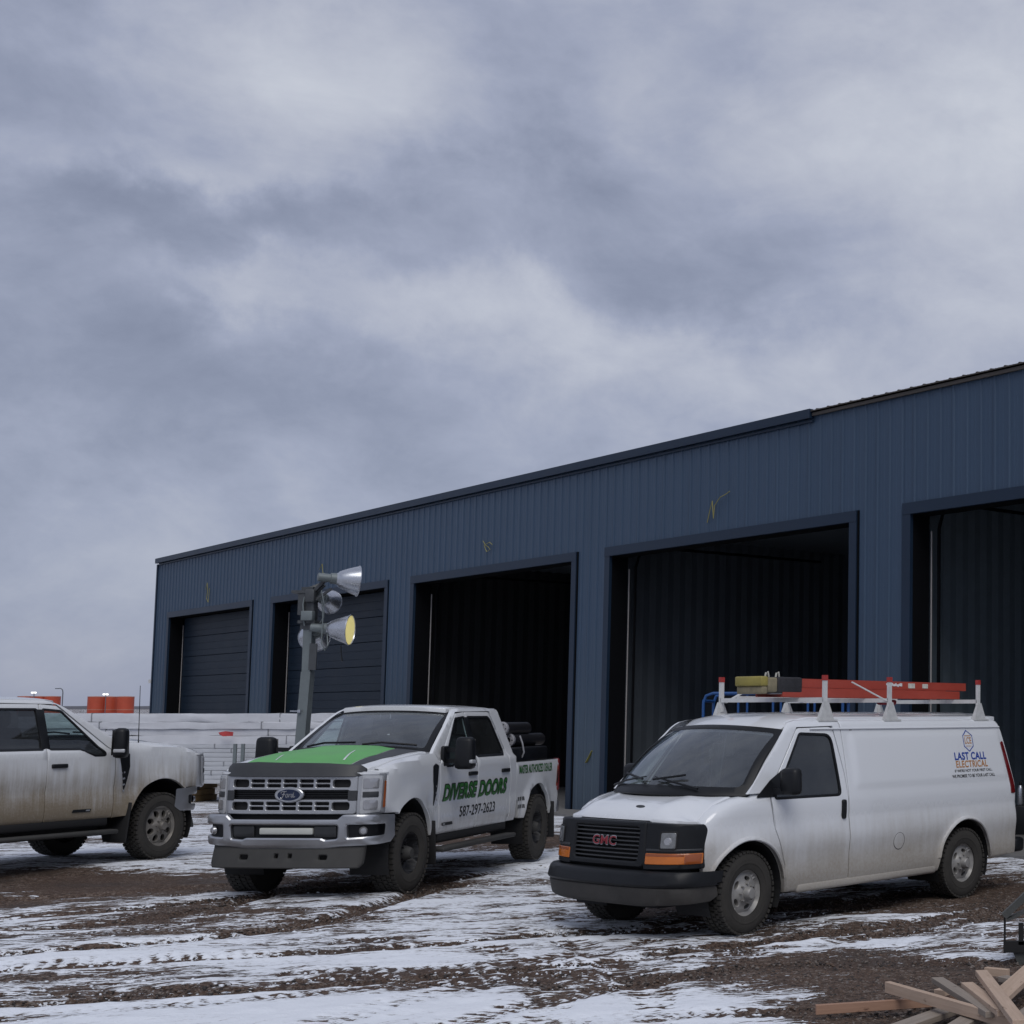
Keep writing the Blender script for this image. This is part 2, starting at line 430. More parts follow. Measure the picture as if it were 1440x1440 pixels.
def track_fields(X, Y):
    """bare: how far wheel ruts have stripped the snow; tread: lug pattern in packed snow; rut: depth"""
    bare = np.zeros_like(X); tread = np.zeros_like(X)
    for pts, hg, pitch in TRACKS:
        P = np.array(pts, float); Q = []
        for i in range(len(P)-1):
            p0 = P[max(i-1,0)]; p1 = P[i]; p2 = P[i+1]; p3 = P[min(i+2,len(P)-1)]
            for t in np.linspace(0,1,8,endpoint=False): Q.append(.5*((2*p1)+(-p0+p2)*t+(2*p0-5*p1+4*p2-p3)*t*t+(-p0+3*p1-3*p2+p3)*t**3))
        Q.append(P[-1]); Q = np.array(Q); L = 0
        for i in range(len(Q)-1):
            a, b = Q[i], Q[i+1]; ab = b-a; l = np.hypot(*ab); u = ab/l
            m = (np.abs(X-a[0]) < 3.2) & (np.abs(Y-a[1]) < 3.2)
            if not m.any(): L += l; continue
            dx = X[m]-a[0]; dy = Y[m]-a[1]; t = dx*u[0]+dy*u[1]; s = -dx*u[1]+dy*u[0]
            ok = (t >= -.02) & (t <= l+.02)
            d = np.abs(np.abs(s)-hg); w = np.where(ok, np.exp(-(d/.15)**4), 0)
            bare[m] = np.maximum(bare[m], w*(.25 if pitch else 1))
            if pitch: tread[m] = np.maximum(tread[m], np.where(ok, np.exp(-(d/.17)**6)*(.5+.5*np.sin((t+L+.35*np.abs(d))*2*np.pi/pitch)), 0))
            L += l
    tread = tread*np.clip(N1(X*1.7+3, Y*1.7, 3)*2.6-.55, 0, 1)
    return bare, tread
BARE = [(-11.3,17.0,2.9,1.15,1.25), (-12.5,15.6,1.8,.5,.6), (-9.4,16.6,1.5,.5,.6), (-.6,11.3,1.4,.85,1.4), (.6,10.4,1.0,1.6,1.3), (-1.0,10.0,.7,.6,1.0), (-7.0,23.6,2.4,1.6,1.2), (-.2,16.4,1.0,1.9,1.2),
        (.8,13.4,.7,1.6,.5), (-3.0,15.9,1.2,.8,.7), (-7.3,17.8,.7,1.6,.6), (-5.2,18.6,1.4,.5,.5), (-2.2,12.0,.5,.25,.4), (-6.0,13.6,1.3,.25,.5), (-8.8,14.9,1.0,.3,.7), (-10.0,13.2,.9,.2,.6)]
SNOWY = [(-3.6,10.0,1.9,.7,.55), (-6.3,10.2,3.2,.55,.55), (-3.2,12.1,1.6,.35,.35), (-9.5,11.8,2.0,.5,.4), (-4.2,9.9,2.6,.75,.6), (-6.5,12.0,2.5,.5,.4), (-1.5,13.1,.9,.18,1.0), (-1.15,14.6,.8,.3,.8), (-.35,12.35,.5,.2,.9), (-2.6,10.9,.7,.5,.4), (-6.3,15.6,1.8,.5,.35), (-4.3,13.3,1.2,.3,.5),
         (-12.5,21.5,2.0,.8,.9), (-6.6,20.0,.8,1.2,.6), (-.7,12.0,.35,.12,.6)]
def snow_amount(X, Y, bare=None):
    if bare is None: bare, _ = track_fields(X, Y)
    c, s = math.cos(R(24)), math.sin(R(24)); U = X*c+Y*s; V = -X*s+Y*c
    V2 = V+1.3*N3(U*.30, V*.30, 2)
    streak = N1(U*.55+40, V2*3.0+40, 5, .55); patch = N2(X*.55+60, Y*.55+60, 4)
    a = .585+(streak-.5)*.85+(patch-.5)*.75-.42*bare*(.55+.9*N2(U*1.1, V*1.1, 3))
    for x, y, sx, sy, k in BARE: a = a-k*np.exp(-((X-x)/sx)**2-((Y-y)/sy)**2)*.62
    for x, y, sx, sy, k in SNOWY: a = a+k*np.exp(-((X-x)/sx)**2-((Y-y)/sy)**2)*.5
    return a
def ground_z(X, Y):
    X = np.asarray(X, float); Y = np.asarray(Y, float); r = np.hypot(X, Y)
    z = .0105*np.clip(Y-62, 0, 340)+.05*(N2(X*.22+9, Y*.22+9, 3)-.5)
    z = z+.07*np.exp(-((X+7.6)/2.2)**2-((Y-15.5)/2.0)**2)+.07*np.exp(-((X+13)/3.0)**2-((Y-19.6)/2.4)**2)
    return z
def axis(spec):
    o = []
    for a, b, st in spec: o += list(np.arange(a, b, st))
    return np.array(o+[spec[-1][1]])
def build_ground():
    xs = axis([(-3000,-300,300),(-300,-60,40),(-60,-30,4),(-30,-15,.22),(-15,-8.5,.06),(-8.5,1.2,.026),(1.2,5,.12),(5,60,4),(60,400,40),(400,3000,400)])
    ys = axis([(-200,-20,30),(-20,4,2),(4,8.6,.25),(8.6,14.5,.024),(14.5,24,.05),(24,42,.2),(42,70,3),(70,440,20),(440,4000,300)])
    X, Y = np.meshgrid(xs, ys, indexing='ij')
    bare, tread = track_fields(X, Y); a = snow_amount(X, Y, bare)
    fade = np.clip((60-np.hypot(X, Y))/30, 0, 1)
    a = a*fade+(1-fade)*.44
    Z = ground_z(X, Y)
    near = np.clip((34-np.hypot(X, Y))/10, 0, 1)
    cover = 1/(1+np.exp(-(a-.5)*22))
    Z = Z+near*(.016*cover+.05*(N1(X*1.3, Y*1.3, 4)-.5)+.022*(N3(X*7, Y*7, 3)-.5)-.05*bare-.018*tread+(1-cover)*.014*(N1(X*22, Y*22, 2)-.5))
    a = a-.62*tread*near
    nx, ny = X.shape; V = np.stack([X, Y, Z], -1).reshape(-1, 3)
    i, j = np.meshgrid(np.arange(nx-1), np.arange(ny-1), indexing='ij'); b = (i*ny+j).ravel()
    F = np.stack([b, b+ny, b+ny+1, b+1], 1)
    me = bpy.data.meshes.new("ground"); me.vertices.add(len(V)); me.vertices.foreach_set('co', V.ravel())
    me.loops.add(F.size); me.loops.foreach_set('vertex_index', F.ravel().astype(np.int32))
    me.polygons.add(len(F)); me.polygons.foreach_set('loop_start', np.arange(0, F.size, 4, dtype=np.int32)); me.polygons.foreach_set('loop_total', np.full(len(F), 4, np.int32))
    me.polygons.foreach_set('use_smooth', np.ones(len(F), bool))
    at = me.attributes.new('snow', 'FLOAT', 'POINT'); at.data.foreach_set('value', a.ravel().astype(np.float32))
    me.update(); me.validate()
    m = bpy.data.materials.new("snowy_gravel"); m.use_nodes = True; t = NT(m.node_tree); bs = m.node_tree.nodes['Principled BSDF']
    tc = t.n('ShaderNodeTexCoord').outputs['Object']; an = t.n('ShaderNodeAttribute', attribute_name='snow').outputs['Fac']
    st = t.mapping(t.mapping(tc, rot=(0,0,R(-24))), scale=(.45,1.5,1))
    f1 = t.noise(st, 5, 6, .62, .4); f4 = t.noise(t.mapping(st, scale=(1,1.6,1)), 15, 4, .6, .3); f2 = t.noise(t.mapping(tc, scale=(.8,1.2,1)), 22, 5, .65); f3 = t.noise(tc, 70, 3, .7)
    v = t.m('ADD', an, t.m('ADD', t.m('MULTIPLY', t.m('SUBTRACT', f1, .5), 1.6), t.m('MULTIPLY', t.m('SUBTRACT', f4, .5), 1.6)))
    v = t.m('ADD', v, t.m('MULTIPLY', t.m('SUBTRACT', f2, .5), .55)); v = t.m('ADD', v, t.m('MULTIPLY', t.m('SUBTRACT', f3, .5), .16))
    msk = t.smooth(v, .482, .520)
    vo = t.n('ShaderNodeTexVoronoi'); vo.inputs['Scale'].default_value = 48; t.l(tc, vo.inputs['Vector'])
    vo2 = t.n('ShaderNodeTexVoronoi'); vo2.inputs['Scale'].default_value = 21; t.l(tc, vo2.inputs['Vector'])
    sp = t.n('ShaderNodeSeparateColor'); t.l(vo.outputs['Color'], sp.inputs[0]); sp2 = t.n('ShaderNodeSeparateColor'); t.l(vo2.outputs['Color'], sp2.inputs[0])
    stone = t.ramp(t.m('ADD', t.m('MULTIPLY', sp.outputs[0], .6), t.m('MULTIPLY', sp2.outputs[1], .4)), [(.1,(.034,.022,.015)), (.45,(.100,.063,.044)), (.7,(.140,.098,.074)), (.95,(.25,.205,.175))])
    big = t.noise(tc, .55, 4, .6)
    stone = t.mix(t.m('MULTIPLY', t.smooth(big, .42, .62), .55), stone, (.088,.055,.040))
    wet = t.smooth(t.noise(t.mapping(tc, loc=(5,2,0)), .9, 4, .6), .5, .7)
    stone = t.mix(t.m('MULTIPLY', wet, .5), stone, (.040,.033,.028))
    fines = t.ramp(f3, [(.3,.55), (.7,1.15)])
    stone = t.mix(1.0, stone, fines, 'MULTIPLY')
    dirtysnow = t.ramp(t.m('ADD', t.m('MULTIPLY', f2, .5), t.m('MULTIPLY', v, .5)), [(.45,(.42,.42,.42)), (.56,(.70,.72,.76)), (.66,(.80,.83,.88))])
    t.l(t.mix(msk, stone, dirtysnow), bs.inputs['Base Color'])
    t.l(t.m('SUBTRACT', t.m('ADD', .78, t.m('MULTIPLY', msk, .05)), t.m('MULTIPLY', wet, .22)), bs.inputs['Roughness'])
    bs.inputs['Specular IOR Level'].default_value = .35
    h = t.m('ADD', t.m('MULTIPLY', msk, .9), t.m('MULTIPLY', t.m('SUBTRACT', 1.0, vo.outputs['Distance']), t.m('SUBTRACT', 1.0, t.m('MULTIPLY', msk, .9))))
    h = t.m('ADD', h, t.m('MULTIPLY', f2, .7)); h = t.m('ADD', h, t.m('MULTIPLY', f3, .35))
    bp_ = t.n('ShaderNodeBump'); bp_.inputs['Strength'].default_value = .75; bp_.inputs['Distance'].default_value = .018
    t.l(h, bp_.inputs['Height']); t.l(bp_.outputs[0], bs.inputs['Normal'])
    me.materials.append(m)
    tag(link("ground", me), kind='structure')
build_ground()

ICO = None
def scatter(name, pts, sizes, mats, squash=.65, kind='stuff', label=None):
    """loose stones or snow crumbs: many small faceted lumps as one piece of stuff"""
    bm = bmesh.new(); bmesh.ops.create_icosphere(bm, subdivisions=1, radius=1); bv = np.array([v.co[:] for v in bm.verts]); bf = np.array([[v.index for v in f.verts] for f in bm.faces]); bm.free()
    n = len(pts); k = len(bv)
    rot = RNG.random(n)*6.28; jit = 1+(RNG.random((n, k))-.5)*.7
    S = sizes[:,None]*(np.array([1,1,squash])[None]*(.75+.5*RNG.random((n,3))))
    V = bv[None]*jit[...,None]*S[:,None,:]
    c, s = np.cos(rot)[:,None], np.sin(rot)[:,None]
    V = np.stack([V[...,0]*c-V[...,1]*s, V[...,0]*s+V[...,1]*c, V[...,2]], -1)+pts[:,None,:]
    F = (bf[None]+(np.arange(n)*k)[:,None,None]).reshape(-1,3)
    me = bpy.data.meshes.new(name); me.vertices.add(n*k); me.vertices.foreach_set('co', V.ravel())
    me.loops.add(F.size); me.loops.foreach_set('vertex_index', F.ravel().astype(np.int32))
    me.polygons.add(len(F)); me.polygons.foreach_set('loop_start', np.arange(0,F.size,3,dtype=np.int32)); me.polygons.foreach_set('loop_total', np.full(len(F),3,np.int32))
    for m in mats: me.materials.append(m)
    if len(mats) > 1: me.polygons.foreach_set('material_index', np.repeat(RNG.integers(0, len(mats), n), len(bf)).astype(np.int32))
    me.update(); me.validate()
    o = link(name, me); tag(o, label, None, None, kind); return o
def build_loose():
    n = 90000; X = -9.5+11*RNG.random(n); Y = 8.8+9.5*RNG.random(n)**1.6
    a = snow_amount(X, Y)+.5*(N1(X*6,Y*6,3)-.5); k = a < .43; X, Y = X[k][:26000], Y[k][:26000]
    P = np.stack([X, Y, ground_z(X, Y)+.05*(N1(X*1.3, Y*1.3, 4)-.5)+.022*(N3(X*7, Y*7, 3)-.5)-.001], 1)
    sz = .005+.012*RNG.random(len(P))**3
    scatter("gravel", P, sz, [mat("stone_brown", (.105,.070,.051), .85, var=.25, vscale=30), mat("stone_grey", (.16,.135,.118), .8, var=.25, vscale=30), mat("stone_dark", (.035,.029,.026), .8, var=.2)], label='brown gravel lying loose over the muddy yard')
    n = 60000; X = -9.5+11*RNG.random(n); Y = 8.9+9*RNG.random(n)**1.5
    a = snow_amount(X, Y)+.4*(N1(X*6,Y*6,3)-.5); k = (np.abs(a-.47) < .045); X, Y = X[k][:1500], Y[k][:1500]
    P = np.stack([X, Y, ground_z(X, Y)+.05*(N1(X*1.3, Y*1.3, 4)-.5)+.02*(N3(X*7, Y*7, 3)-.5)+.006], 1)
    sz = .006+.015*RNG.random(len(P))**4
    sm = mat("snow_crumb", (.78,.81,.86), .8, var=.03)
    o = scatter("snow_crumbs", P, sz, [sm], .6, label='crumbs of snow along the edges of the snow patches')
    o.data.polygons.foreach_set('use_smooth', [True]*len(o.data.polygons))
build_loose()

# ------------------------------------------------------------------ building
A = R(47.1895); Q0 = 15.859
def wall_pt(lx, ly=0, z=0):      # building-local -> world
    c, s = math.cos(A-R(90)), math.sin(A-R(90)); ox, oy = Q0*math.cos(A), Q0*math.sin(A)
    return (ox+lx*c-ly*s, oy+lx*s+ly*c, z)
def wall_mat():
    """factory blue sheet with a film of road dust that thickens towards the ground"""
    m = bpy.data.materials.new("blue_steel"); m.use_nodes = True; t = NT(m.node_tree); b = m.node_tree.nodes['Principled BSDF']; MATS["blue_steel"] = m
    tc = t.n('ShaderNodeTexCoord').outputs['Object']; sp = t.n('ShaderNodeSeparateXYZ'); t.l(tc, sp.inputs[0])
    n1 = t.noise(tc, .8, 5, .6); n2 = t.noise(t.mapping(tc, scale=(7,7,.35)), 1.5, 5, .6); n3 = t.noise(t.mapping(tc, scale=(1.1,1,.02)), 1.0, 1, .5)
    z = t.m('ADD', sp.outputs[2], t.m('ADD', t.m('MULTIPLY', t.m('SUBTRACT', n1, .5), 2.0), t.m('MULTIPLY', t.m('SUBTRACT', n2, .5), 1.6)))
    d = t.m('SUBTRACT', 1.0, t.smooth(z, .2, 4.6)); d = t.m('ADD', t.m('MULTIPLY', d, .40), t.m('MULTIPLY', n2, .08), clamp=True)
    base = t.mix(n3, (.032,.061,.108), (.043,.076,.129))
    t.l(t.mix(d, base, (.100,.122,.130)), b.inputs['Base Color']); t.l(t.m('ADD', .40, t.m('MULTIPLY', d, .5)), b.inputs['Roughness']); b.inputs['Specular IOR Level'].default_value = .35
    bp_ = t.n('ShaderNodeBump'); bp_.inputs['Strength'].default_value = .25; bp_.inputs['Distance'].default_value = .02
    t.l(t.noise(t.mapping(tc, scale=(2.2,1,.7)), 1.3, 3, .5), bp_.inputs['Height']); t.l(bp_.outputs[0], b.inputs['Normal'])
    return m
M_wall = wall_mat()
M_trim = mat("navy_trim", (.013,.026,.050), .42, spec=.25, var=.08, vscale=1.0)
M_door = mat("navy_door_steel", (.011,.021,.036), .5, spec=.2, var=.10, vscale=1.2)
M_black = mat("near_black", (.004,.0045,.006), .9, spec=.1, var=.1)  # one near-black tone for jamb returns, flashing, door backing and tracks
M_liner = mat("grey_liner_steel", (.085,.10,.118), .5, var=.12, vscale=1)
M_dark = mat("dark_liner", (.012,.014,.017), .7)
M_conc = mat("concrete", (.16,.155,.15), .8, var=.15, bump=.2)
M_pale = mat("pale_plastic", (.34,.32,.31), .5, var=.05)
M_wood = mat("raw_wood", (.22,.15,.095), .8, var=.2, vscale=4)
M_brown = mat("weathered_edge", (.070,.060,.052), .7, var=.15)
M_yellow = mat("yellow_cable", (.30,.27,.07), .5, var=.1)
EAVE = 7.40; HEAD = 5.53; TR = .19
DOORS = [(-54.20,-46.33), (-44.84,-36.83), (-35.51,-27.53), (-26.39,-18.39), (-17.23,-9.23)]
X0, X1, DEP = -55.45, -7.4, 19.0
def rib_profile(x0, x1, pitch=.3048, h=.020):
    """ribbed sheet section between x0 and x1: major ribs every pitch, two stiffeners between"""
    pts = []
    k0 = math.floor((x0-X0)/pitch)-1
    shape = [(0,0), (.028,0), (.046,h), (.070,h), (.088,0), (.150,0), (.156,.0035), (.166,.0035), (.172,0), (.222,0), (.228,.0035), (.238,.0035), (.244,0)]
    for k in range(k0, k0+int((x1-x0)/pitch)+4):
        for a, b in shape: pts.append((X0+k*pitch+a, b))
    xs = [p[0] for p in pts]; ys = [p[1] for p in pts]
    inner = [(p, q) for p, q in pts if x0 < p < x1]
    return [(x0, float(np.interp(x0, xs, ys)))]+inner+[(x1, float(np.interp(x1, xs, ys)))]
def rib_sheet(name, parent, x0, x1, z0, z1, y=0.0, m=None, sgn=-1):
    pr = rib_profile(x0, x1); mb = MB(); n = len(pr)
    V = [(p, y+sgn*q, z0) for p, q in pr]+[(p, y+sgn*q, z1) for p, q in pr]
    mb.add(V, [(i, i+1, n+i+1, n+i) if sgn < 0 else (i+1, i, n+i, n+i+1) for i in range(n-1)])
    return mb.build(name, m or M_wall, parent, smooth=False)
def build_building():
    root = thing("metal_building", "long dark blue ribbed steel workshop with a row of tall door openings", "building", wall_pt(0), A-R(90))
    # cladding sheets, 0.914 m cover each, cut round the door openings
    cuts = sorted([X0]+[q for d in DOORS for q in d]+[X1])
    k = 0; x = X0
    while x < X1-.01:
        xe = min(x+.9144, X1)
        inner = [q for q in cuts if x+.012 < q < xe-.012]; xs = [x]+inner+[xe]
        for a, b in zip(xs[:-1], xs[1:]):
            mid = (a+b)/2; over = any(d[0] < mid < d[1] for d in DOORS)
            rib_sheet("wall_sheet", root, a+.0015, b-.0015, HEAD if over else .03, EAVE-.03)
        x = xe
    # eave: capped with a fascia on the left, left open on the right
    fx = -19.6
    mb = MB(); mb.box(((X0+fx)/2-.03, -.07, EAVE-.02), (fx-X0+.06, .09, .165)); mb.box(((X0+fx)/2, -.035, EAVE-.15), (fx-X0, .03, .03))
    mb.build("eave_fascia", M_trim, root, smooth=False)
    mb = MB(); mb.box(((fx+X1)/2, -.04, EAVE-.035), (X1-fx-.01, .05, .055)); mb.build("eave_closure", M_brown, root, smooth=False)
    # roof: ribbed sheets oversailing the wall, two low slopes
    mb = MB(); pr = rib_profile(X0-.05, X1, .3048, .016); n = len(pr); ym = DEP/2; zr = EAVE+ym*.12
    V = [(p, -.10, EAVE+.030+q) for p, q in pr]+[(p, ym, zr+.02+q) for p, q in pr]+[(p, DEP+.1, EAVE+.02+q) for p, q in pr]
    mb.add(V, [(i, i+1, n+i+1, n+i) for i in range(n-1)]+[(n+i, n+i+1, 2*n+i+1, 2*n+i) for i in range(n-1)])
    mb.add([(p, -.098, EAVE+.028+q) for p, q in pr]+[(p, -.098, EAVE+.012) for p, q in pr], [(i+1, i, n+i, n+i+1) for i in range(n-1)])
    mb.build("roof", M_brown, root, smooth=False)
    mb = MB(); mb.box((X0-.01, -.015, EAVE/2-.06), (.09, .09, EAVE-.16)); mb.build("corner_trim", M_trim, root, smooth=False)
    # end and back walls, ceiling, floor
    mb = MB()
    for xx in (X0+.004, X1-.004):
        mb.add([(xx, .03, 0), (xx, DEP, 0), (xx, DEP, EAVE), (xx, ym, zr), (xx, .03, EAVE)], [(0,1,2,3,4)])
    mb.add([(X0, DEP, 0), (X1, DEP, 0), (X1, DEP, EAVE), (X0, DEP, EAVE)], [(0,1,2,3)]); mb.build("outer_walls", M_wall, root, smooth=False)
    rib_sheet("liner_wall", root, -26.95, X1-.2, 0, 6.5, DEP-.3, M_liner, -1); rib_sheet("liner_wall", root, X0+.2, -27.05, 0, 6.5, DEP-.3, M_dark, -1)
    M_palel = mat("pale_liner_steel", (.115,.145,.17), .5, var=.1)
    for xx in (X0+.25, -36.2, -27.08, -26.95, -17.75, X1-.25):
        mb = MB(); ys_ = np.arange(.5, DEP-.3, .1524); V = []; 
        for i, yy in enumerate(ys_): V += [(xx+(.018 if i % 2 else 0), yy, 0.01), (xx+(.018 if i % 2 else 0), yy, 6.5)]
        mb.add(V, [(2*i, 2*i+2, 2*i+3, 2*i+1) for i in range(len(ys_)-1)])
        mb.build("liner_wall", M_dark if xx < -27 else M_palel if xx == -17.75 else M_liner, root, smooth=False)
    mb = MB(); ys_ = np.arange(.45, DEP-.3, .1524); V = []
    for i, yy in enumerate(ys_): V += [(X0+.2, yy, 6.0-(.03 if i % 2 else 0)), (X1-.2, yy, 6.0-(.03 if i % 2 else 0))]
    mb.add(V, [(2*i, 2*i+2, 2*i+3, 2*i+1) for i in range(len(ys_)-1)]); mb.build("liner_ceiling", M_liner, root, smooth=False)
    mb = MB(); mb.box(((X0+X1)/2, DEP/2-.3, -.02), (X1-X0-.3, DEP+1.2, .16)); mb.build("floor_slab", M_conc, root, smooth=False)
    # inner face of the piers and of the wall above the doors
    mb = MB(); prev = X0+.2
    for a, b in DOORS+[(X1-.1, X1)]:
        mb.box(((prev+a-.03)/2, .415, 3.0), (a-.03-prev, .03, 5.98)); prev = b+.03
    mb.box(((X0+X1)/2, .415, 5.72), (X1-X0-.4, .028, .5)); mb.build("liner_front", M_liner, root, smooth=False)
    for di, (a, b) in enumerate(DOORS):
        ia, ib, ih = a+TR, b-TR, HEAD-TR
        mb = MB(); mb.box((a+TR/2, -.012, ih/2), (TR, .065, ih)); mb.build("door_jamb", M_trim, root, smooth=False)
        mb = MB(); mb.box((b-TR/2, -.012, ih/2), (TR, .065, ih)); mb.build("door_jamb", M_trim, root, smooth=False)
        mb = MB(); mb.box((b+.022, -.004, HEAD/2), (.03, .045, HEAD)); mb.build("edge_flashing", M_black, root, smooth=False)
        mb = MB(); mb.box(((a+b)/2, -.016, HEAD-TR/2), (b-a, .07, TR)); mb.build("door_header", M_trim, root, smooth=False)
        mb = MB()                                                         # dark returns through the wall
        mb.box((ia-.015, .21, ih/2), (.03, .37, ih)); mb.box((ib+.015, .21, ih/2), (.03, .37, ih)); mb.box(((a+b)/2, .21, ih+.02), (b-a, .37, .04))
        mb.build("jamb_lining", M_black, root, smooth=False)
        mb = MB(); mb.tube([(ia+.03, .415, .05), (ia+.035, .41, 2.2), (ia+.03, .415, 3.9), (ia+.035, .41, ih-.25)], .014, 6); mb.build("door_seal", M_pale, root)
        if di < 2:
            nsec = 8; hs = (ih-.02)/nsec
            for k in range(nsec):
                mb = MB(); z0 = .02+k*hs; w0, w1 = ia+.04, ib+.02
                prof = [(0,.0),(.010,-.022),(hs*.28,-.022),(hs*.29,-.016),(hs*.31,-.016),(hs*.32,-.022),(hs*.62,-.022),(hs*.63,-.016),(hs*.65,-.016),(hs*.66,-.022),(hs-.014,-.022),(hs-.004,.0)]
                V = [(w0, .46+q, z0+p) for p, q in prof]+[(w1, .46+q, z0+p) for p, q in prof]; n = len(prof)
                mb.add(V, [(i, n+i, n+i+1, i+1) for i in range(n-1)]); mb.build("door_section", M_door, root, smooth=False)
            mb = MB(); mb.box(((ia+ib)/2, .50, ih/2), (ib-ia+.2, .03, ih)); mb.build("door_backing", M_black, root, smooth=False)
        else:                                                            # open: tracks and the raised door overhead
            mb = MB()
            for xx in (ia+.10, ib-.10):
                mb.tube([(xx, .52, .1), (xx, .52, ih-.2), (xx, .62, ih+.1), (xx, .9, ih+.25), (xx, 5.5, ih+.3)], .03, 6)
            mb.build("door_track", M_black, root)["kind"] = "stuff"
    # cable tails left for lamps above the doors, and a dab of tape on a pier
    def cable(pts): mb = MB(); mb.tube([(x, -.02-.05*i/len(pts)-.02, z) for i, (x, z) in enumerate(pts)], .008, 6); mb.build("cable_tail", M_yellow, root)
    cable([(-22.75,5.72),(-22.66,5.95),(-22.58,6.12),(-22.55,5.95),(-22.52,5.78),(-22.48,6.02),(-22.3,6.16),(-22.1,6.2),(-21.98,6.24)])
    cable([(-31.75,6.12),(-31.6,6.0),(-31.45,5.95),(-31.35,5.88),(-31.5,5.84),(-31.62,6.0),(-31.35,6.05),(-31.2,5.98)])
    cable([(-50.5,6.1),(-50.35,6.3),(-50.25,6.0),(-50.3,5.8),(-50.1,5.65),(-50.0,6.1)])
    cable([(-41.3,6.1),(-41.1,6.25),(-41.0,6.0),(-40.8,5.9)])
    mb = MB(); mb.bar((-26.95,-.024,1.05), (-26.72,-.024,1.30), .01, .05, up=(0,1,0)); mb.build("tape_mark", M_yellow, root, smooth=False)
    mb = MB(); mb.box((X0-.12, -.05, 3.2), (.12,.12,.12)); mb.build("sensor_light", mat("white_plastic",(.75,.75,.75),.4), root, smooth=False)
    return root
build_building()

# ------------------------------------------------------------------ far ground furniture
M_orange = mat("orange_tank_paint", (.47,.075,.035), .5, var=.08, vscale=1)
M_orange_d = mat("tank_rim_steel", (.50,.22,.16), .5)
def tank(x, y, r, z0, h, label):
    t = thing("storage_tank", label, "tank", (x, y, z0), 0, "orange tanks on the horizon")
    mb = MB(); n = 28
    mb.lathe([(0,h*1.03),(r*.6,h*1.015),(r,h)], n, 0, Matrix.Rotation(R(90),4,'X')); mb.v = [(a, b, abs(c)) for a, b, c in mb.v]
    mb.build("roof", M_orange_d, t, recalc=True)
    mb = MB(); V = []; F = []
    for i, z in enumerate((-2.5, 0, h)):
        V += [(r*math.cos(2*math.pi*k/n), r*math.sin(2*math.pi*k/n), z) for k in range(n)]
    F = [(i*n+k, i*n+(k+1)%n, (i+1)*n+(k+1)%n, (i+1)*n+k) for i in range(2) for k in range(n)]
    mb.add(V, F); mb.build("shell", M_orange, t)
    mb = MB()
    for z in (.05, h-.05): mb.lathe([(r*1.0,z-.06),(r*1.015,z-.06),(r*1.015,z+.06),(r*1.0,z+.06)], n, 0, Matrix(((1,0,0,0),(0,0,1,0),(0,1,0,0),(0,0,0,1))))
    mb.build("rim", M_orange_d, t, recalc=True)
    return t
def bpx(x, y, Y):
    cx = (x-1430)/2000; cy = (838-y)/2000; th = math.atan(167/2000); D = (cx, math.cos(th)-cy*math.sin(th), math.sin(th)+cy*math.cos(th)); s = Y/D[1]
    return (D[0]*s, Y, 2.05+D[2]*s)
def build_far():
    for i, (px, w) in enumerate(((135,21),(154,21),(176,21))):
        p = bpx(px, 996, 250+(i == 1)*1.5); tank(p[0], p[1], w/2*.125*1.02, p[2]-.3, 2.35, "orange round tank on the horizon, %s of the three left of the workshop corner" % ("leftmost","middle","rightmost")[i])
    for i, px in enumerate((36,55,73)):
        p = bpx(px, 993, 262); tank(p[0], p[1], 1.32, p[2]-.3, 2.1, "orange round tank seen over the cab roof of the side-on pickup, %s of three" % ("leftmost","middle","rightmost")[i])
    M_lamp = mat("white_lamp", (.9,.9,.85), .3, emit=((1,.97,.9), 1.6)); M_pole = mat("grey_pole", (.12,.13,.15), .5)
    for (px, y, Y, lab) in ((149,976.5,248,"pair of small lit floodlights above the orange tanks by the workshop corner"), (48,974,260,"pair of small lit floodlights above the orange tanks behind the pickup cab")):
        p = bpx(px, y, Y); t = thing("floodlight_pole", lab, "floodlight", (p[0], p[1], ground_z(p[0], p[1])))
        hh = p[2]-float(ground_z(p[0], p[1])); mb = MB(); mb.tube([(0,0,-.5),(0,0,hh-.1)], .07, 6); mb.bar((-.35,0,hh-.05),(.35,0,hh-.05), .08, .08); mb.build("pole", M_pole, t)
        for s in (-1, 1): mb = MB(); mb.box((s*.26, -.1, hh), (.34,.2,.26)); mb.build("lamp", M_lamp, t, smooth=False)
    p = bpx(87, 1000, 210); t = thing("street_lamp", "thin gooseneck street lamp on the horizon behind the pickup cab", "lamp post", (p[0], p[1], ground_z(p[0], p[1])))
    top = bpx(87, 968, 210)[2]-float(ground_z(p[0], p[1])); mb = MB(); mb.tube([(0,0,-.5),(0,0,top-.6),(-.08,0,top-.2),(-.35,0,top),(-.7,0,top-.02)], .07, 6); mb.build("pole", M_pole, t)
    rbox("lamp_head", (-.9,0,top-.03), (.5,.2,.12), .04, M_pole, t)
    # low wooded rise that closes the horizon
    xs = np.linspace(-900, 500, 220); V = []; F = []
    for i, x in enumerate(xs):
        h = .3+1.3*N1(np.array([x*.02+7]), np.array([3.3]), 4)[0]+.7*N2(np.array([x*.16]), np.array([1.1]), 3)[0]
        g = float(ground_z(x, 480)); V += [(x, 470, g-1), (x, 485, g+h), (x, 520, g-1)]
    for i in range(len(xs)-1): b = 3*i; F += [(b, b+3, b+4, b+1), (b+1, b+4, b+5, b+2)]
    mb = MB(); mb.add(V, F); o = mb.build("hills", mat("distant_scrub", (.10,.10,.115), .9, var=.25, vscale=.05), None); tag(o, kind='structure')
build_far()
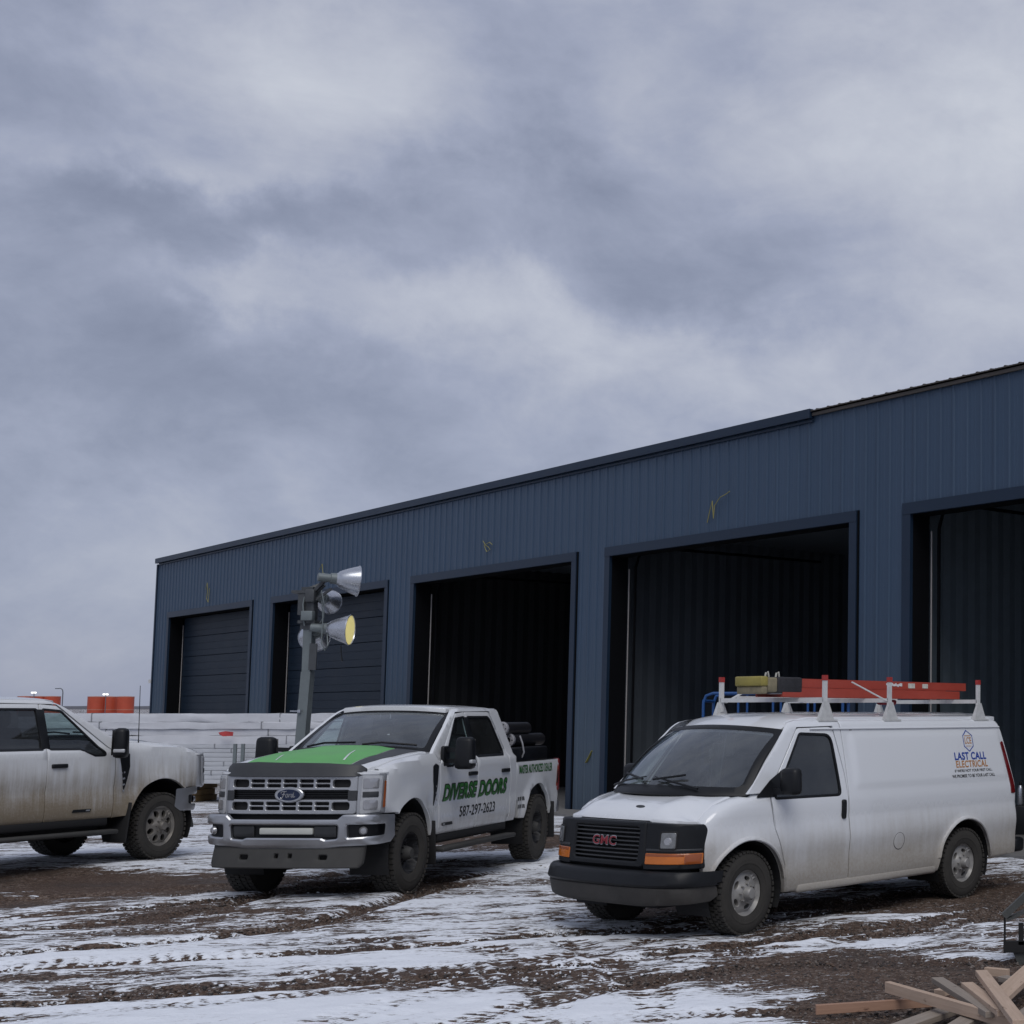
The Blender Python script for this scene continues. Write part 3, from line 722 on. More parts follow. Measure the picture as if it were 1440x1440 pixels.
# ------------------------------------------------------------------ vehicle materials
M_white = paint("white_paint", (.70,.715,.73), (.23,.19,.145), .90, .62, .45, .24, 0.0, .35)
M_white_dirty = paint("muddy_white_paint", (.70,.715,.73), (.25,.205,.145), 1.36, 1.0, .60, .26, 4.0, .66)
M_van = paint("van_paint", (.71,.73,.755), (.29,.255,.205), 1.15, .85, .25, .24, 9.0, .45)
M_plastic = mat("black_plastic", (.009,.010,.012), .45, spec=.28, var=.2)
M_greyplastic = mat("dirty_grey_plastic", (.042,.041,.039), .75, var=.2, vscale=5, bump=.15)
M_tyre = mat("tyre_rubber", (.016,.016,.016), .82, var=.25, vscale=5, bump=.2, bscale=60)
M_tyre_mud = mat("muddy_tyre_rubber", (.036,.033,.029), .9, var=.25, vscale=6, bump=.3, bscale=50)
M_under = mat("underbody", (.010,.010,.011), .8)
M_chrome = mat("dull_chrome", (.42,.43,.45), .30, metal=.75, var=.10, vscale=5)
M_silver = mat("grille_silver", (.40,.41,.43), .38, metal=.55, var=.08, vscale=5)
M_rim = mat("dusty_alloy", (.20,.185,.165), .5, metal=.45, var=.2, vscale=9)
M_rim_van = mat("dusty_steel_wheel", (.30,.29,.275), .5, metal=.3, var=.15, vscale=9)
M_rim_black = mat("black_wheel", (.020,.020,.022), .5, var=.2)
M_interior = mat("dark_cloth", (.035,.036,.04), .85)
M_seatgrey = mat("grey_cloth", (.085,.085,.09), .85)
M_glass = glass("windscreen_glass", (.62,.70,.70), .55, .03, 1.95)
M_glass_clear = glass("clear_glass", (.72,.86,.85), .12)
M_glass_dark = glass("tinted_glass", (.075,.08,.09), .25)
M_lens = mat("headlamp_lens", (.42,.43,.445), .12, var=.15, vscale=14, coat=.8)
M_lens_in = mat("lamp_reflector", (.40,.40,.41), .2, metal=.6, var=.1)
M_amber = mat("amber_lens", (.55,.145,.012), .25, var=.08, coat=.5)
M_amber_d = mat("dark_amber_lens", (.30,.07,.012), .3, coat=.5)
M_red = mat("red_lens", (.13,.008,.010), .25, coat=.5)
M_green = mat("green_wrap", (.10,.375,.085), .42, var=.12, vscale=3)
M_greenink = mat("green_ink", (.030,.165,.030), .5)
M_ink = mat("black_ink", (.010,.011,.012), .5)
M_greywrap = mat("charcoal_wrap", (.032,.034,.037), .5, var=.15, vscale=8)
M_whiteink = mat("white_ink", (.62,.64,.66), .4)
M_navy = mat("navy_enamel", (.006,.014,.045), .3)
M_led = mat("frosted_led_cover", (.50,.51,.47), .35, var=.05)

def wheel(root, name, loc, left, D, w, rimD, mt, mr, holes=8, dish=.03, deep=False, rz=0.0, hub=None, mud=0):
    """wheel disc (the part) > tyre, hub_cap, lug_nuts; outer face towards +y before turning"""
    ri = rimD/2; ro = D/2
    if deep: prof = lambda r: np.interp(r, [0,.045,.075,.11,ri*.80,ri*.86,ri*.93,ri], [-.02,-.02,-.045,-.115,-.125,-.10,-.01,.0])
    else: prof = lambda r: np.interp(r, [0,.07,.085,.115,ri*.72,ri*.84,ri*.90,ri*.955,ri], [.0,.0,-.008,-.025,-.022,-.030,-.030,.012,.008])+dish*(1-(r/ri)**2)-.02
    f = lambda q: np.stack([q[:,0], w*.42+prof(np.hypot(q[:,0], q[:,1])), q[:,1]], -1)
    hs = []
    for k in range(holes):
        a = 2*math.pi*(k+.5)/holes; rm = ri*(.62 if not deep else .62); c, s = math.cos(a), math.sin(a)
        wr, wt = (ri*.17, ri*.145) if holes > 6 else (ri*.10, ri*.19)
        hs.append([(rm*c+ex*c-ey*s, rm*s+ex*s+ey*c) for ex, ey in ell(0,0,wr,wt,14)])
    mb = MB(); panel_mb(mb, ell(0,0,ri,ri,40), hs, f, (0,-1,0), .05, .004, ri*.11, flip=True)
    mb.lathe([(ri,w*.42),(ri*.99,w*.2),(ri*.95,0),(ri*.95,-w*.45)], 36)
    o = mb.build(name, mr, root, ang=32)
    mb = MB()
    mb.lathe([(ri*.98,w*.36),(ri*.97,w*.44),(ri*1.06,w*.47),(ri+(ro-ri)*.5,w*.505),(ro*.94,w*.47),(ro*.975,w*.425),(ro*.99,w*.36),(ro*.985,0),(ro*.99,-w*.36),(ro*.975,-w*.425),(ro*.94,-w*.47),(ri+(ro-ri)*.5,-w*.5),(ri,-w*.45)], 48)
    nb = 44
    for k in range(nb):                                        # tread blocks, shoulder lugs
        for row, (y, wy) in enumerate(((-.40,.17),(-.18,.16),(.06,.16),(.24,.14),(.41,.16))):
            a = 2*math.pi*(k+(.5 if row % 2 else 0))/nb; L = 2*math.pi*ro/nb*.68
            M = Matrix.Rotation(-a, 3, 'Y'); cc = M @ Vector((ro*.995, y*w, 0)); mb.box(cc, (.022, wy*w, L), 0, M)
    mb.lathe([(ri+(ro-ri)*.30,w*.494),(ri+(ro-ri)*.32,w*.503),(ri+(ro-ri)*.42,w*.509),(ri+(ro-ri)*.44,w*.502)], 48)
    ty = mb.build("tyre", mt, o, ang=40)
    mb = MB(); mb.lathe([(0,w*.42+.075),(.045,w*.42+.073),(.058,w*.42+.055),(.062,w*.42-.02),(.070,w*.42-.04)] if not deep else [(0,w*.42+.03),(.05,w*.42+.028),(.062,w*.42+.01),(.085,w*.42-.06),(.10,w*.42-.13)], 24)
    mb.build("hub_cap", hub or mr, o)
    mb = MB()
    for k in range(8):
        a = 2*math.pi*k/8; rr = .088; yb = w*.42+float(prof(np.array([rr]))[0])
        mb.lathe([(0,yb+.03),(.009,yb+.028),(.011,yb)], 6, 0, Matrix.Translation((rr*math.cos(a),0,rr*math.sin(a))))
    mb.build("lug_nuts", M_plastic if deep else mr, o)["kind"] = "stuff"
    mb = MB(); mb.lathe([(0,-w*.2),(ri*.93,-w*.2),(ri*.94,-w*.1)], 24)
    mb.lathe([(0,-w*.02),(ri*.7,-w*.02),(ri*.7,-w*.1)], 24); mb.build("brake_drum", M_under, o)
    o.location = loc; o.rotation_euler = (random.random()*0, 0, rz+(0 if left else math.pi))
    return o
def arch_liner(name, parent, cx, cz, r, y0, y1, z0=.2):
    mb = MB(); P = arc(cx, cz, r, -25, 205, 22); n = len(P)
    V = [(p, y0, q) for p, q in P]+[(p, y1, q) for p, q in P]
    mb.add(V, [(i, i+1, n+i+1, n+i) for i in range(n-1)]); mb.add([(p, y1, q) for p, q in P], [tuple(range(n))])
    return mb.build(name, M_under, parent, smooth=False)
def seat(parent, x, y, w, z, m):
    o = rbox("seat", (x, y, z), (.50, w, .16), .05, m, parent)
    rbox("seat_back", (x-.29, y, z+.36), (.15, w*.95, .66), .05, m, o, Matrix.Rotation(R(-10),3,'Y'))
    if w < .7: rbox("headrest", (x-.38, y, z+.80), (.10, w*.5, .19), .04, m, o)
    else:
        for s in (-1,0,1): rbox("headrest", (x-.38, y+s*w*.33, z+.76), (.09, .24, .15), .04, m, o)
    return o

# ------------------------------------------------------------------ pickup
WB = 4.30
def tr_flare(x, z, cx, cz, r):
    d = np.hypot(x-cx, (z-cz)); return np.where(z > cz-.3, .030*np.exp(-(np.maximum(d-r,0)/.075)**2), 0)
_tx = np.linspace(-1.2,1.1,231); _ty = np.convolve(np.pad(np.interp(_tx,[-.85,-.3,.3,.62,.8],[1.515,1.495,1.445,1.385,1.33]),20,'edge'), np.hanning(43)[1:-1]/np.hanning(43).sum(), 'valid')
def tr_top(x): return np.interp(x, _tx, _ty)
def tr_base(x, z):
    y = .972-.012*np.exp(-((z-.93)/.05)**2)+.010*np.exp(-((z-1.15)/.16)**2)-.05*np.clip((.72-z)/.2,0,1)**2
    y = y+tr_flare(x, z, 0, .47, .575)+tr_flare(x, z, -WB, .47, .575)
    y = y-.10*np.clip((x-.25)/.65,0,1)**2.2
    up = np.clip(z-1.40,0,None); y = y-.30*up-.03*np.clip(up/.05,0,1)
    return y
def tr_side(q):                   # cab and doors: x, z
    x, z = q[:,0], q[:,1]; return np.stack([x, tr_base(x, z), z], -1)
def tr_fender(q, r=.085):         # front wing rolls over at the top
    x, s = q[:,0], q[:,1]; zt = tr_top(x); zs = zt-r; th = np.clip((s-zs)/r, 0, math.pi/2); ov = np.clip(s-zs-r*math.pi/2, 0, None)
    y = tr_base(x, np.minimum(s, zs))-r*(1-np.cos(th))-ov; z = np.minimum(s, zs)+r*np.sin(th)
    return np.stack([x, y, z], -1)
def tr_bed(q, r=.035):
    x, s = q[:,0], q[:,1]; zs = 1.325-r; th = np.clip((s-zs)/r, 0, math.pi/2); ov = np.clip(s-zs-r*math.pi/2, 0, None)
    y = tr_base(x, np.minimum(s, zs))-.012-r*(1-np.cos(th))-ov; z = np.minimum(s, zs)+r*np.sin(th)
    return np.stack([x, y, z], -1)
def tr_roofz(x, y):
    return 2.065-.045*(np.abs(y)/.80)**2.4-.22*np.clip((x+1.75)/.9,0,1)**2-.03*np.clip((-2.5-x)/.4,0,1)**2
def tr_frame(q, r=.06):           # roof rail and pillars: rolls into the roof
    x, s = q[:,0], q[:,1]; zs = 1.962-.19*np.clip((x+1.75)/.5,0,1)**1.6; lim = np.maximum(zs, 0)
    th = np.clip((s-lim)/r, 0, math.pi/2); ov = np.clip(s-lim-r*math.pi/2, 0, None)
    y = tr_base(x, np.minimum(s, lim))-r*(1-np.cos(th))-ov; z = np.minimum(s, lim)+r*np.sin(th)+ov*.15
    return np.stack([x, y, z], -1)
def cab_glass_map(q):             # windscreen: u across (-1..1), v up
    u, v = q[:,0], q[:,1]
    xb = -.60-.17*u**2; xt = -1.47-.10*u**2; yb = .815*u; yt = .70*u; zb = 1.565-.045*u**2; zt_ = 1.985-.03*u**2
    b = .035*np.sin(np.pi*v)
    return np.stack([xb+(xt-xb)*v+b*.5, yb+(yt-yb)*v, zb+(zt_-zb)*v+b], -1)
TR_NOSE = Plan([(.97,0),(.965,.40),(.935,.65),(.875,.80),(.78,.895),(.66,.945),(.5,.965)])
TR_BUMP = Plan([(1.12,0),(1.115,.40),(1.08,.70),(1.01,.87),(.90,.965),(.74,.995),(.52,1.0)])
ARCH_F = arc(0,.47,.56,47,168,18); ARCH_R = arc(-WB,.47,.55,12,168,18)

def make_truck(root):
    W_ = "white_paint"
    for s in (1, -1):
        F = (lambda g: g) if s > 0 else mirror
        inw = (0,-s,0); fl = s > 0
        def pn(name, m, outer, holes=(), g=tr_side, **k):
            return panel(name, m, root, outer, holes, F(g), inw, flip=fl, **k)
        xs = np.linspace(-.80,.655,14); top = [(x, float(tr_top(np.array([x]))[0])-.085+.085*math.pi/2+.028) for x in xs]
        wing = [(-.805,.57),(-.805,1.30)]+top+[(.655,.90),(ARCH_F[0][0]+.02,.90)]+ARCH_F
        pn("front_wing", M_white, wing, g=tr_fender, step=.075, depth=.05)
        # doors
        fw = rp([(-1.815,1.435),(-1.36,1.43,.05),(-1.14,1.345,.05),(-.94,1.345,.03),(-1.545,1.895,.05),(-1.815,1.915,.02)], .03)
        fd = rp([(-.815,.575),(-.815,1.375),(-.86,1.405),(-1.60,1.955,.06),(-1.858,1.975),(-1.858,.575)], .02)
        rw = rp([(-2.77,1.435,.06),(-1.905,1.435,.02),(-1.905,1.915,.02),(-2.57,1.915,.10)], .03)
        rd = rp([(-1.866,.575),(-1.866,1.975),(-2.62,1.975,.12),(-2.83,1.50,.1),(-2.90,1.10,.1),(-2.90,.70,.05),(-2.84,.575)], .02)
        for nm, d, w, lab in (("front_door", fd, fw, None), ("rear_door", rd, rw, None)):
            o = pn(nm, M_white, d, [w], step=.07, depth=.035)
            panel("window", M_glass_clear if nm == "front_door" else M_glass_dark, o, inset(w, -.004), [], F(tr_side), inw, flip=fl, depth=0, r=0, off=-.012, step=.09)
            panel("window_seal", M_plastic, o, inset(w,-.012), [inset(w,.014)], F(tr_side), inw, flip=fl, depth=.02, r=.002, off=.003, step=.09)
            hx = -1.69 if nm == "front_door" else -2.70
            rbox("door_handle", (hx, s*(.992), 1.235), (.23,.036,.05), .012, M_plastic, o)
        # black appliqué on the pillar between the windows
        pn("pillar_trim", M_plastic, [(-1.80,1.44),(-1.92,1.44),(-1.92,1.912),(-1.80,1.912)], depth=.004, r=.001, off=.006)
        fr = [(-.70,1.50),(-1.18,1.775),(-1.46,1.94),(-1.62,2.03),(-1.80,2.045),(-2.4,2.05),(-2.86,2.05),(-2.92,1.9),(-3.08,1.40),(-3.10,.58),(-2.85,.58),(-2.91,.70),(-2.912,1.10),(-2.842,1.50),(-2.632,1.987),(-1.595,1.975),(-.86,1.422),(-.815,1.392)]
        pn("cab_pillar", M_white, fr, g=tr_frame, step=.05, depth=.04, r=.003)
        # sill, running board, mud flap
        rbox("sill", (-1.86, s*.90, .53), (2.0,.10,.12), .03, M_under, root)
        rbox("running_board", (-1.86, s*.985, .405), (2.15,.16,.055), .02, M_greyplastic, root)
        for cx in (0, -WB):
            rbox("mud_flap", (cx-.60, s*.90, .50), (.025,.26,.50), .01, M_under, root, Matrix.Rotation(R(8),3,'Y'))
            arch_liner("wheel_well", root, cx, .47, .555, s*.955, s*.50)
        # wing vent behind the wheel
        v = rp([(-.65,.86),(-.735,1.28),(-.755,1.36),(-.67,1.385),(-.585,1.36),(-.58,1.20)], .02)
        o = pn("wing_vent", M_plastic, v, g=tr_fender, depth=.02, off=.008)
        mb = MB()
        for k in range(4): mb.bar((-.705+k*.006, s*.985, 1.12-k*.075), (-.66, s*.988, 1.13-k*.075), .006, .02)
        mb.build("vent_slats", M_silver, o, smooth=False)["kind"] = "stuff"
        # tow mirror on two arms
        o = rbox("mirror", (-.87, s*1.25, 1.50), (.17,.235,.37), .05, M_plastic, root, taper=(.9,.92))
        mb = MB(); mb.bar((-.98,s*.93,1.40),(-.88,s*1.22,1.42),.05,.05); mb.bar((-.98,s*.93,1.53),(-.88,s*1.22,1.54),.05,.05); mb.build("mirror_arm", M_plastic, o, smooth=False)
        rbox("mirror_signal", (-.865, s*1.345, 1.405), (.14,.055,.045), .012, M_lens, o)
        panel("mirror_glass", M_lens_in, o, [(s*1.15,1.35),(s*1.345,1.35),(s*1.33,1.66),(s*1.16,1.66)], [], lambda q: np.stack([np.full(len(q),-.9625),q[:,0],q[:,1]],-1), (1,0,0), depth=0, r=0, flip=True)
        rbox("mirror_foot", (-.965, s*.955, 1.46), (.17,.05,.24), .02, M_plastic, o)
        # bed side
        bx0, bx1 = -3.135, -WB-1.20
        bed = [(bx0,.60),(bx0,1.37),(bx1,1.37),(bx1-.01,.95),(bx1+.05,.62)]; bed = [(bx0,.72),(bx0,1.40),(bx1,1.40),(bx1-.01,.95),(bx1+.08,.60),(ARCH_R[-1][0]-.02,.585)]+ARCH_R[::-1]+[(-3.55,.585),(-3.42,.60),(-3.36,.80),(-3.22,.86)]
        pn("bed_side", M_white, bed, g=tr_bed, step=.07, depth=.05)
        pn("bed_rail_cap", M_plastic, [(bx0,1.345),(bx0,1.44),(bx1,1.44),(bx1,1.345)], g=tr_bed, step=.1, depth=.01, off=.006)
        rbox("tail_lamp", (bx1+.0, s*.915, 1.10), (.12,.11,.46), .03, M_red, root)
        # headlamp wraps the corner
        u0, u1 = TR_NOSE.u_at_y(.725), TR_NOSE.L[-1]-.165
        g = TR_NOSE.map(.05, 1.1, .012); hf = (lambda q, s=s, g=g: g(q*np.array([s,1])))
        def hp(name, m, P, par, push, dep=.02, r=.006, **k):
            g2 = TR_NOSE.map(.05, 1.1, push); hm = lambda q: (g2(q) if s > 0 else mirror(g2)(q))
            return panel(name, m, par, P, [], hm, (-1,-.3*s,0), depth=dep, r=r, flip=not fl, **k)
        o = hp("headlight", M_silver, rp([(u0,.875),(u1,.905),(u1,1.33),(u0+.05,1.345),(u0,1.30)], .03), root, .004, .10, .012, step=.04)
        hp("headlight_lens", M_lens, rp([(u0+.035,.90),(u1-.075,.92),(u1-.06,1.30),(u0+.05,1.305)], .025), o, .014, .01, .004, step=.04)
        hp("lamp_module", M_lens_in, rect(u0+.06,1.165,u1-.115,1.275,.015), o, .019, .01, .003, step=.04)
        hp("lamp_module", M_greywrap, rect(u0+.06,1.075,u1-.115,1.135,.01), o, .019, .01, .003, step=.04)
        hp("lamp_module", M_lens_in, rect(u0+.07,.945,u1-.12,1.05,.03), o, .020, .01, .003, step=.04)
        hp("side_marker", M_amber_d, rp([(u1-.05,.96),(u1-.012,.97),(u1-.012,1.24),(u1-.04,1.25)], .01), o, .016, .01, .003, step=.03)
        # bumper fog pocket
    for s in (1,-1):                 # shelf between wing, bonnet and headlamp
        P = [(.50,0),(1.12,0),(1.12,1),(.50,1)]
        def shelf(q, s=s):
            x, y = TR_NOSE.xy(q[:,0], .0); return np.stack([x-.30*q[:,1], s*(y-.12*q[:,1]), 1.335+.045*q[:,1]], -1)
        panel("lamp_shelf", M_white, root, P, [], shelf, (0,0,-1), depth=.02, r=.004, step=.08, flip=s < 0)
    # roof, screen, rear window
    rf = rp([(-1.46,-.665),(-1.46,.665),(-1.70,.715),(-2.87,.715),(-2.87,-.715),(-1.70,-.715)], .02)
    rfm = lambda q: np.stack([q[:,0]-.10*(q[:,1]/.7)**2*np.clip((q[:,0]+1.75)/.3,0,1), q[:,1], tr_roofz(q[:,0],q[:,1])], -1)
    panel("roof", M_white, root, rf, [], rfm, (0,0,-1), depth=.05, step=.09, r=.004)
    ws = rect(-1,0,1,1,.05)
    panel("windscreen", M_glass, root, ws, [], cab_glass_map, (-.4,0,-.6), depth=.006, r=0, step=.1)
    o = panel("windscreen_seal", M_plastic, root, rect(-1.035,-.03,1.035,1.035,.05), [rect(-.955,.055,.955,.95,.06)], cab_glass_map, (-.4,0,-.6), depth=.03, r=.002, off=.004, step=.07)
    mb = MB()
    for sgn, u0, u1 in ((1,.10,.86),(1,-.80,-.02)):
        P = cab_glass_map(np.array([(u0,.02),(u0+(u1-u0)*.35,.07),(u1,.06)])); P[:,2] += .03; P[:,0] += .02
        mb.tube([tuple(p) for p in P], .012, 5)
    mb.build("wiper", M_plastic, root)
    cw = [(-.52,-.74),(-.36,-.4),(-.33,0),(-.36,.4),(-.52,.74),(-.80,.80),(-.64,.4),(-.60,0),(-.64,-.4),(-.80,-.80)]
    panel("cowl", M_plastic, root, cw, [], lambda q: np.stack([q[:,0]-.05,q[:,1],1.555-.05*(q[:,1]/.8)**2+.0*q[:,0]],-1), (0,0,-1), depth=.03, step=.1)
    mb = MB(); V = cab_glass_map(np.array([(-1,1.0),(1,1.0)]))
    mb.add([(-3.05,-.82,1.45),(-3.05,.82,1.45),(-2.88,.72,2.0),(-2.88,-.72,2.0)], [(0,1,2,3)]); mb.add([(-3.06,-.9,.6),(-3.06,.9,.6),(-3.05,.9,1.46),(-3.05,-.9,1.46)], [(0,1,2,3)]); mb.build("cab_back", M_white, root, smooth=False)
    mb = MB(); mb.add([(-3.035,-.60,1.52),(-3.035,.60,1.52),(-2.915,.55,1.92),(-2.915,-.55,1.92)], [(0,1,2,3)]); mb.build("rear_window", M_glass_dark, root, smooth=False)
    # bonnet
    hx0 = lambda y: -.46-.17*(y/.8)**2
    hood = [(hx0(y), y) for y in np.linspace(.85,-.85,17)]+[(.0,-.85),(.40,-.84),(.62,-.815),(.80,-.745),(.87,-.62),(.905,-.3),(.91,0),(.905,.3),(.87,.62),(.80,.745),(.62,.815),(.40,.84),(.0,.85)]
    def hoodm(q):
        x, y = q[:,0], q[:,1]; ay = np.abs(y)
        z = tr_top(np.clip(x,-.85,.62))+.012+np.interp(x,[-.5,.7],[.064,.022])*(1-(np.minimum(ay,.84)/.84)**2.2)+np.interp(x,[.2,.7],[.018,.010])/(1+np.exp((ay-.40)*38))
        z = z-.34*np.clip((x-.66)/.30,0,1)**2.0
        return np.stack([x, y, z], -1)
    panel("bonnet", M_white, root, hood, [], hoodm, (0,0,-1), depth=.04, step=.06, r=.008)
    # grille: silver frame full of slots
    gm = TR_NOSE.map(.05, 1.1, .02)
    def hole(a, b, c, d, r=.012): return rect(a, .905+.40*c, b, .905+.40*d, r, 3)
    H = [hole(-.665,.665,.375,.625,.03)]
    for lo, hi in ((.69,.90),(.10,.315)):
        H += [hole(-.665,-.475,lo+.0,hi-.005,.03), hole(.475,.665,lo,hi-.005,.03)]
        for c in (-.37,-.185,0,.185,.37):
            m_ = (lo+hi)/2; H += [hole(c-.078,c+.078,lo,m_-.018), hole(c-.078,c+.078,m_+.018,hi)]
    o = panel("grille", M_silver, root, rp([(-.735,.905),(.735,.905),(.735,1.315),(-.735,1.315)], .035), H, gm, (-1,0,0), depth=.05, r=.006, step=.06, flip=False)
    panel("grille_back", M_under, o, rect(-.73,.91,.73,1.31,.03), [], TR_NOSE.map(.05,1.1,-.04), (-1,0,0), depth=0, r=0, step=.1)
    mb = MB()
    for k in range(4): panel_mb(mb, [(-.665,1.063+k*.024),(.665,1.063+k*.024),(.665,1.075+k*.024),(-.665,1.075+k*.024)], [], TR_NOSE.map(.05,1.1,-.005), (-1,0,0), .03, .002, .08)
    mb.build("grille_slat", M_plastic, o, smooth=False)
    for s in (-1, 1): panel("grille_clamp", M_greywrap, o, rect(s*.69-.045,1.045,s*.69+.045,1.15,.008), [], TR_NOSE.map(.05,1.1,.026), (-1,0,0), depth=.02, r=.003, step=.05)
    gmap = lambda push: TR_NOSE.map(.05, 1.1, push)
    b = panel("badge", M_chrome, o, ell(0,1.105,.165,.082,36), [], gmap(.040), (-1,0,0), depth=.04, r=.010, step=.05)
    panel("badge_field", M_navy, b, ell(0,1.105,.128,.058,36), [], gmap(.0415), (-1,0,0), depth=.0, r=0, step=.05)
    # script lettering on the oval, as strokes (x grows to the viewer's right = +u)
    mb = MB()
    def stroke(pts, r=.0048):
        q = np.array([(x*.0105, 1.105+z*.0105) for x, z in pts]); mb.tube([tuple(p) for p in gmap(.044)(q)], r, 5)
    stroke([(-8.4,-2.6),(-7.6,-3.6),(-6.5,-2.9),(-5.6,-.5),(-4.9,2.2),(-4.0,3.2)]); stroke([(-8.2,1.6),(-7.6,3.0),(-6.0,3.4),(-4.0,3.1),(-2.2,3.6)]); stroke([(-7.2,.2),(-5.4,.5),(-3.8,.2)])
    stroke([(-1.2,.9),(-2.4,.8),(-3.0,-.9),(-2.5,-2.3),(-1.4,-2.4),(-.6,-1.0),(-.7,.4),(-1.2,.9),(-.2,.6)])
    stroke([(.3,-2.3),(.9,.8),(1.0,-.6),(1.8,.7),(2.6,.8)])
    stroke([(4.6,.6),(3.6,.9),(2.9,-.6),(3.1,-2.2),(4.0,-2.4),(4.9,-.8),(5.8,3.2),(5.2,.0),(5.4,-2.2),(6.4,-2.2),(7.2,-1.2)])
    mb.build("badge_script", M_lens_in, b)
    # bumper, pockets, light bar
    u9 = TR_BUMP.L[-1]-.06
    top = [(-u9,.885),(-.80,.905),(-.66,.905),(-.60,.855),(.60,.855),(.66,.905),(.80,.905),(u9,.885)]
    bot = [(u9,.66),(u9-.12,.60),(.62,.575),(.44,.555),(-.44,.555),(-.62,.575),(-u9+.12,.60),(-u9,.66)]
    bo = rp(top[::-1]+bot[::-1], .03)
    ctr = rp([(-.60,.655),(-.47,.645),(-.42,.665),(.42,.665),(.47,.645),(.60,.655),(.61,.80),(-.61,.80)], .03)
    fog = [rp([(s*.70,.665),(s*(u9-.20),.685),(s*(u9-.17),.80),(s*.70,.805)], .025) for s in (1,-1)]
    bm_ = TR_BUMP.map(-.10, .75, .0, .55)
    o = panel("front_bumper", M_chrome, root, bo, [ctr]+fog, bm_, (-1,0,0), depth=.07, r=.016, step=.05)
    panel("bumper_recess", M_plastic, o, inset(bo, .015), [], TR_BUMP.map(-.10,.75,-.055,.55), (-1,0,0), depth=0, r=0, step=.08)
    panel("recess_block", M_greywrap, o, rect(-.585,.675,-.34,.785,.02), [], TR_BUMP.map(-.10,.75,-.03,.55), (-1,0,0), depth=.03, r=.006, step=.06)
    panel("recess_block", M_greywrap, o, rect(.34,.675,.585,.785,.02), [], TR_BUMP.map(-.10,.75,-.03,.55), (-1,0,0), depth=.03, r=.006, step=.06)
    lb = rbox("light_bar", (1.075,.03,.735), (.06,.60,.068), .012, M_led, o)
    for s in (1,-1): mb = MB(); mb.lathe([(0,.035),(.030,.03),(.042,.012),(.046,0)], 20, 0, Matrix.Translation((.975,s*.845,.735)) @ Matrix.Rotation(R(-62*s if s>0 else -118),4,'Z')); mb.build("fog_lamp", M_lens_in, o)
    va = rp([(-.93,.40),(-.88,.355),(.88,.355),(.93,.40),(.93,.60),(-.93,.60)], .03)
    vh = [rect(-.10,.455,-.055,.50,.01), rect(.055,.455,.10,.50,.01), rect(-.50,.44,-.40,.49,.02), rect(.40,.44,.50,.49,.02)]
    panel("front_valance", M_greyplastic, root, va, vh, TR_BUMP.map(.35,.60,-.07), (-1,0,0), depth=.05, r=.012, step=.06)
    panel("grille_gap", M_under, root, rect(-.86,.84,.86,.93,.01), [], TR_NOSE.map(0,1,-.03), (-1,0,0), depth=0, r=0)
    # cab inside
    mb = MB(); mb.box((-1.95,0,.86), (2.25,1.60,.10)); mb.box((0,0,.88), (1.45,1.0,.75)); mb.box((-1.9,0,.72), (2.4,1.76,.22)); mb.box((-2.0,0,.50), (5.6,.9,.22)); mb.box((-4.0,0,.62),(2.2,1.3,.3)); mb.box((0,0,.42),(.14,1.3,.12)); mb.box((-WB,0,.42),(.16,1.3,.14)); mb.box((.35,0,.65),(.9,1.1,.3))
    for s in (-1,1): mb.box((-1.9,s*.87,.95),(2.2,.05,.75))
    mb.build("underbody", M_under, root, smooth=False)
    rbox("dashboard", (-.93,0,1.25), (.50,1.62,.30), .07, M_interior, root)
    for y in (.42,-.42): seat(root, -1.72, y, .56, 1.0, M_seatgrey)
    seat(root, -2.56, 0, 1.45, 1.0, M_interior)
    mb = MB(); c = Vector((-1.24,.42,1.33)); M = Matrix.Translation(c) @ Matrix.Rotation(R(62),4,'Y')
    P = [M @ Vector((.185*math.cos(a),.185*math.sin(a),0)) for a in np.linspace(0,2*math.pi,25)]; mb.tube(P, .015, 6, cap=False); mb.bar(tuple(P[0]), tuple(P[12]), .04, .02); mb.bar(tuple(P[6]), tuple(c), .04, .02); mb.build("steering_wheel", M_plastic, root)
    rbox("rear_view_mirror", (-1.36,0,1.86), (.04,.26,.07), .015, M_plastic, root)
    # bed floor, tailgate, rear bumper
    bx1 = -WB-1.20
    mb = MB(); mb.box(((-3.14+bx1)/2,0,.78), (-3.14-bx1,1.72,.05)); mb.box((-3.15,0,1.05),(.04,1.72,.55))
    for s in (-1,1): mb.box(((-3.14+bx1)/2,s*.86,1.05),(-3.14-bx1,.05,.52))
    mb.build("bed_liner", M_plastic, root, smooth=False)
    rbox("tailgate", (bx1-.0,0,1.04), (.07,1.66,.56), .02, M_white, root)
    rbox("rear_bumper", (bx1-.10,0,.66), (.16,1.86,.17), .03, M_chrome, root)

def lay_text(root, txt, width, h, x0, z0, m, g, off, bold=0.0, shear=0.0, space=1.0, name="lettering", side=1):
    V, F = text2d(txt, width, h, shear, bold, space=space); Q = np.stack([x0-V[:,0], z0+V[:,1]], -1)
    return decal(name, m, root, Q, F, g, off)

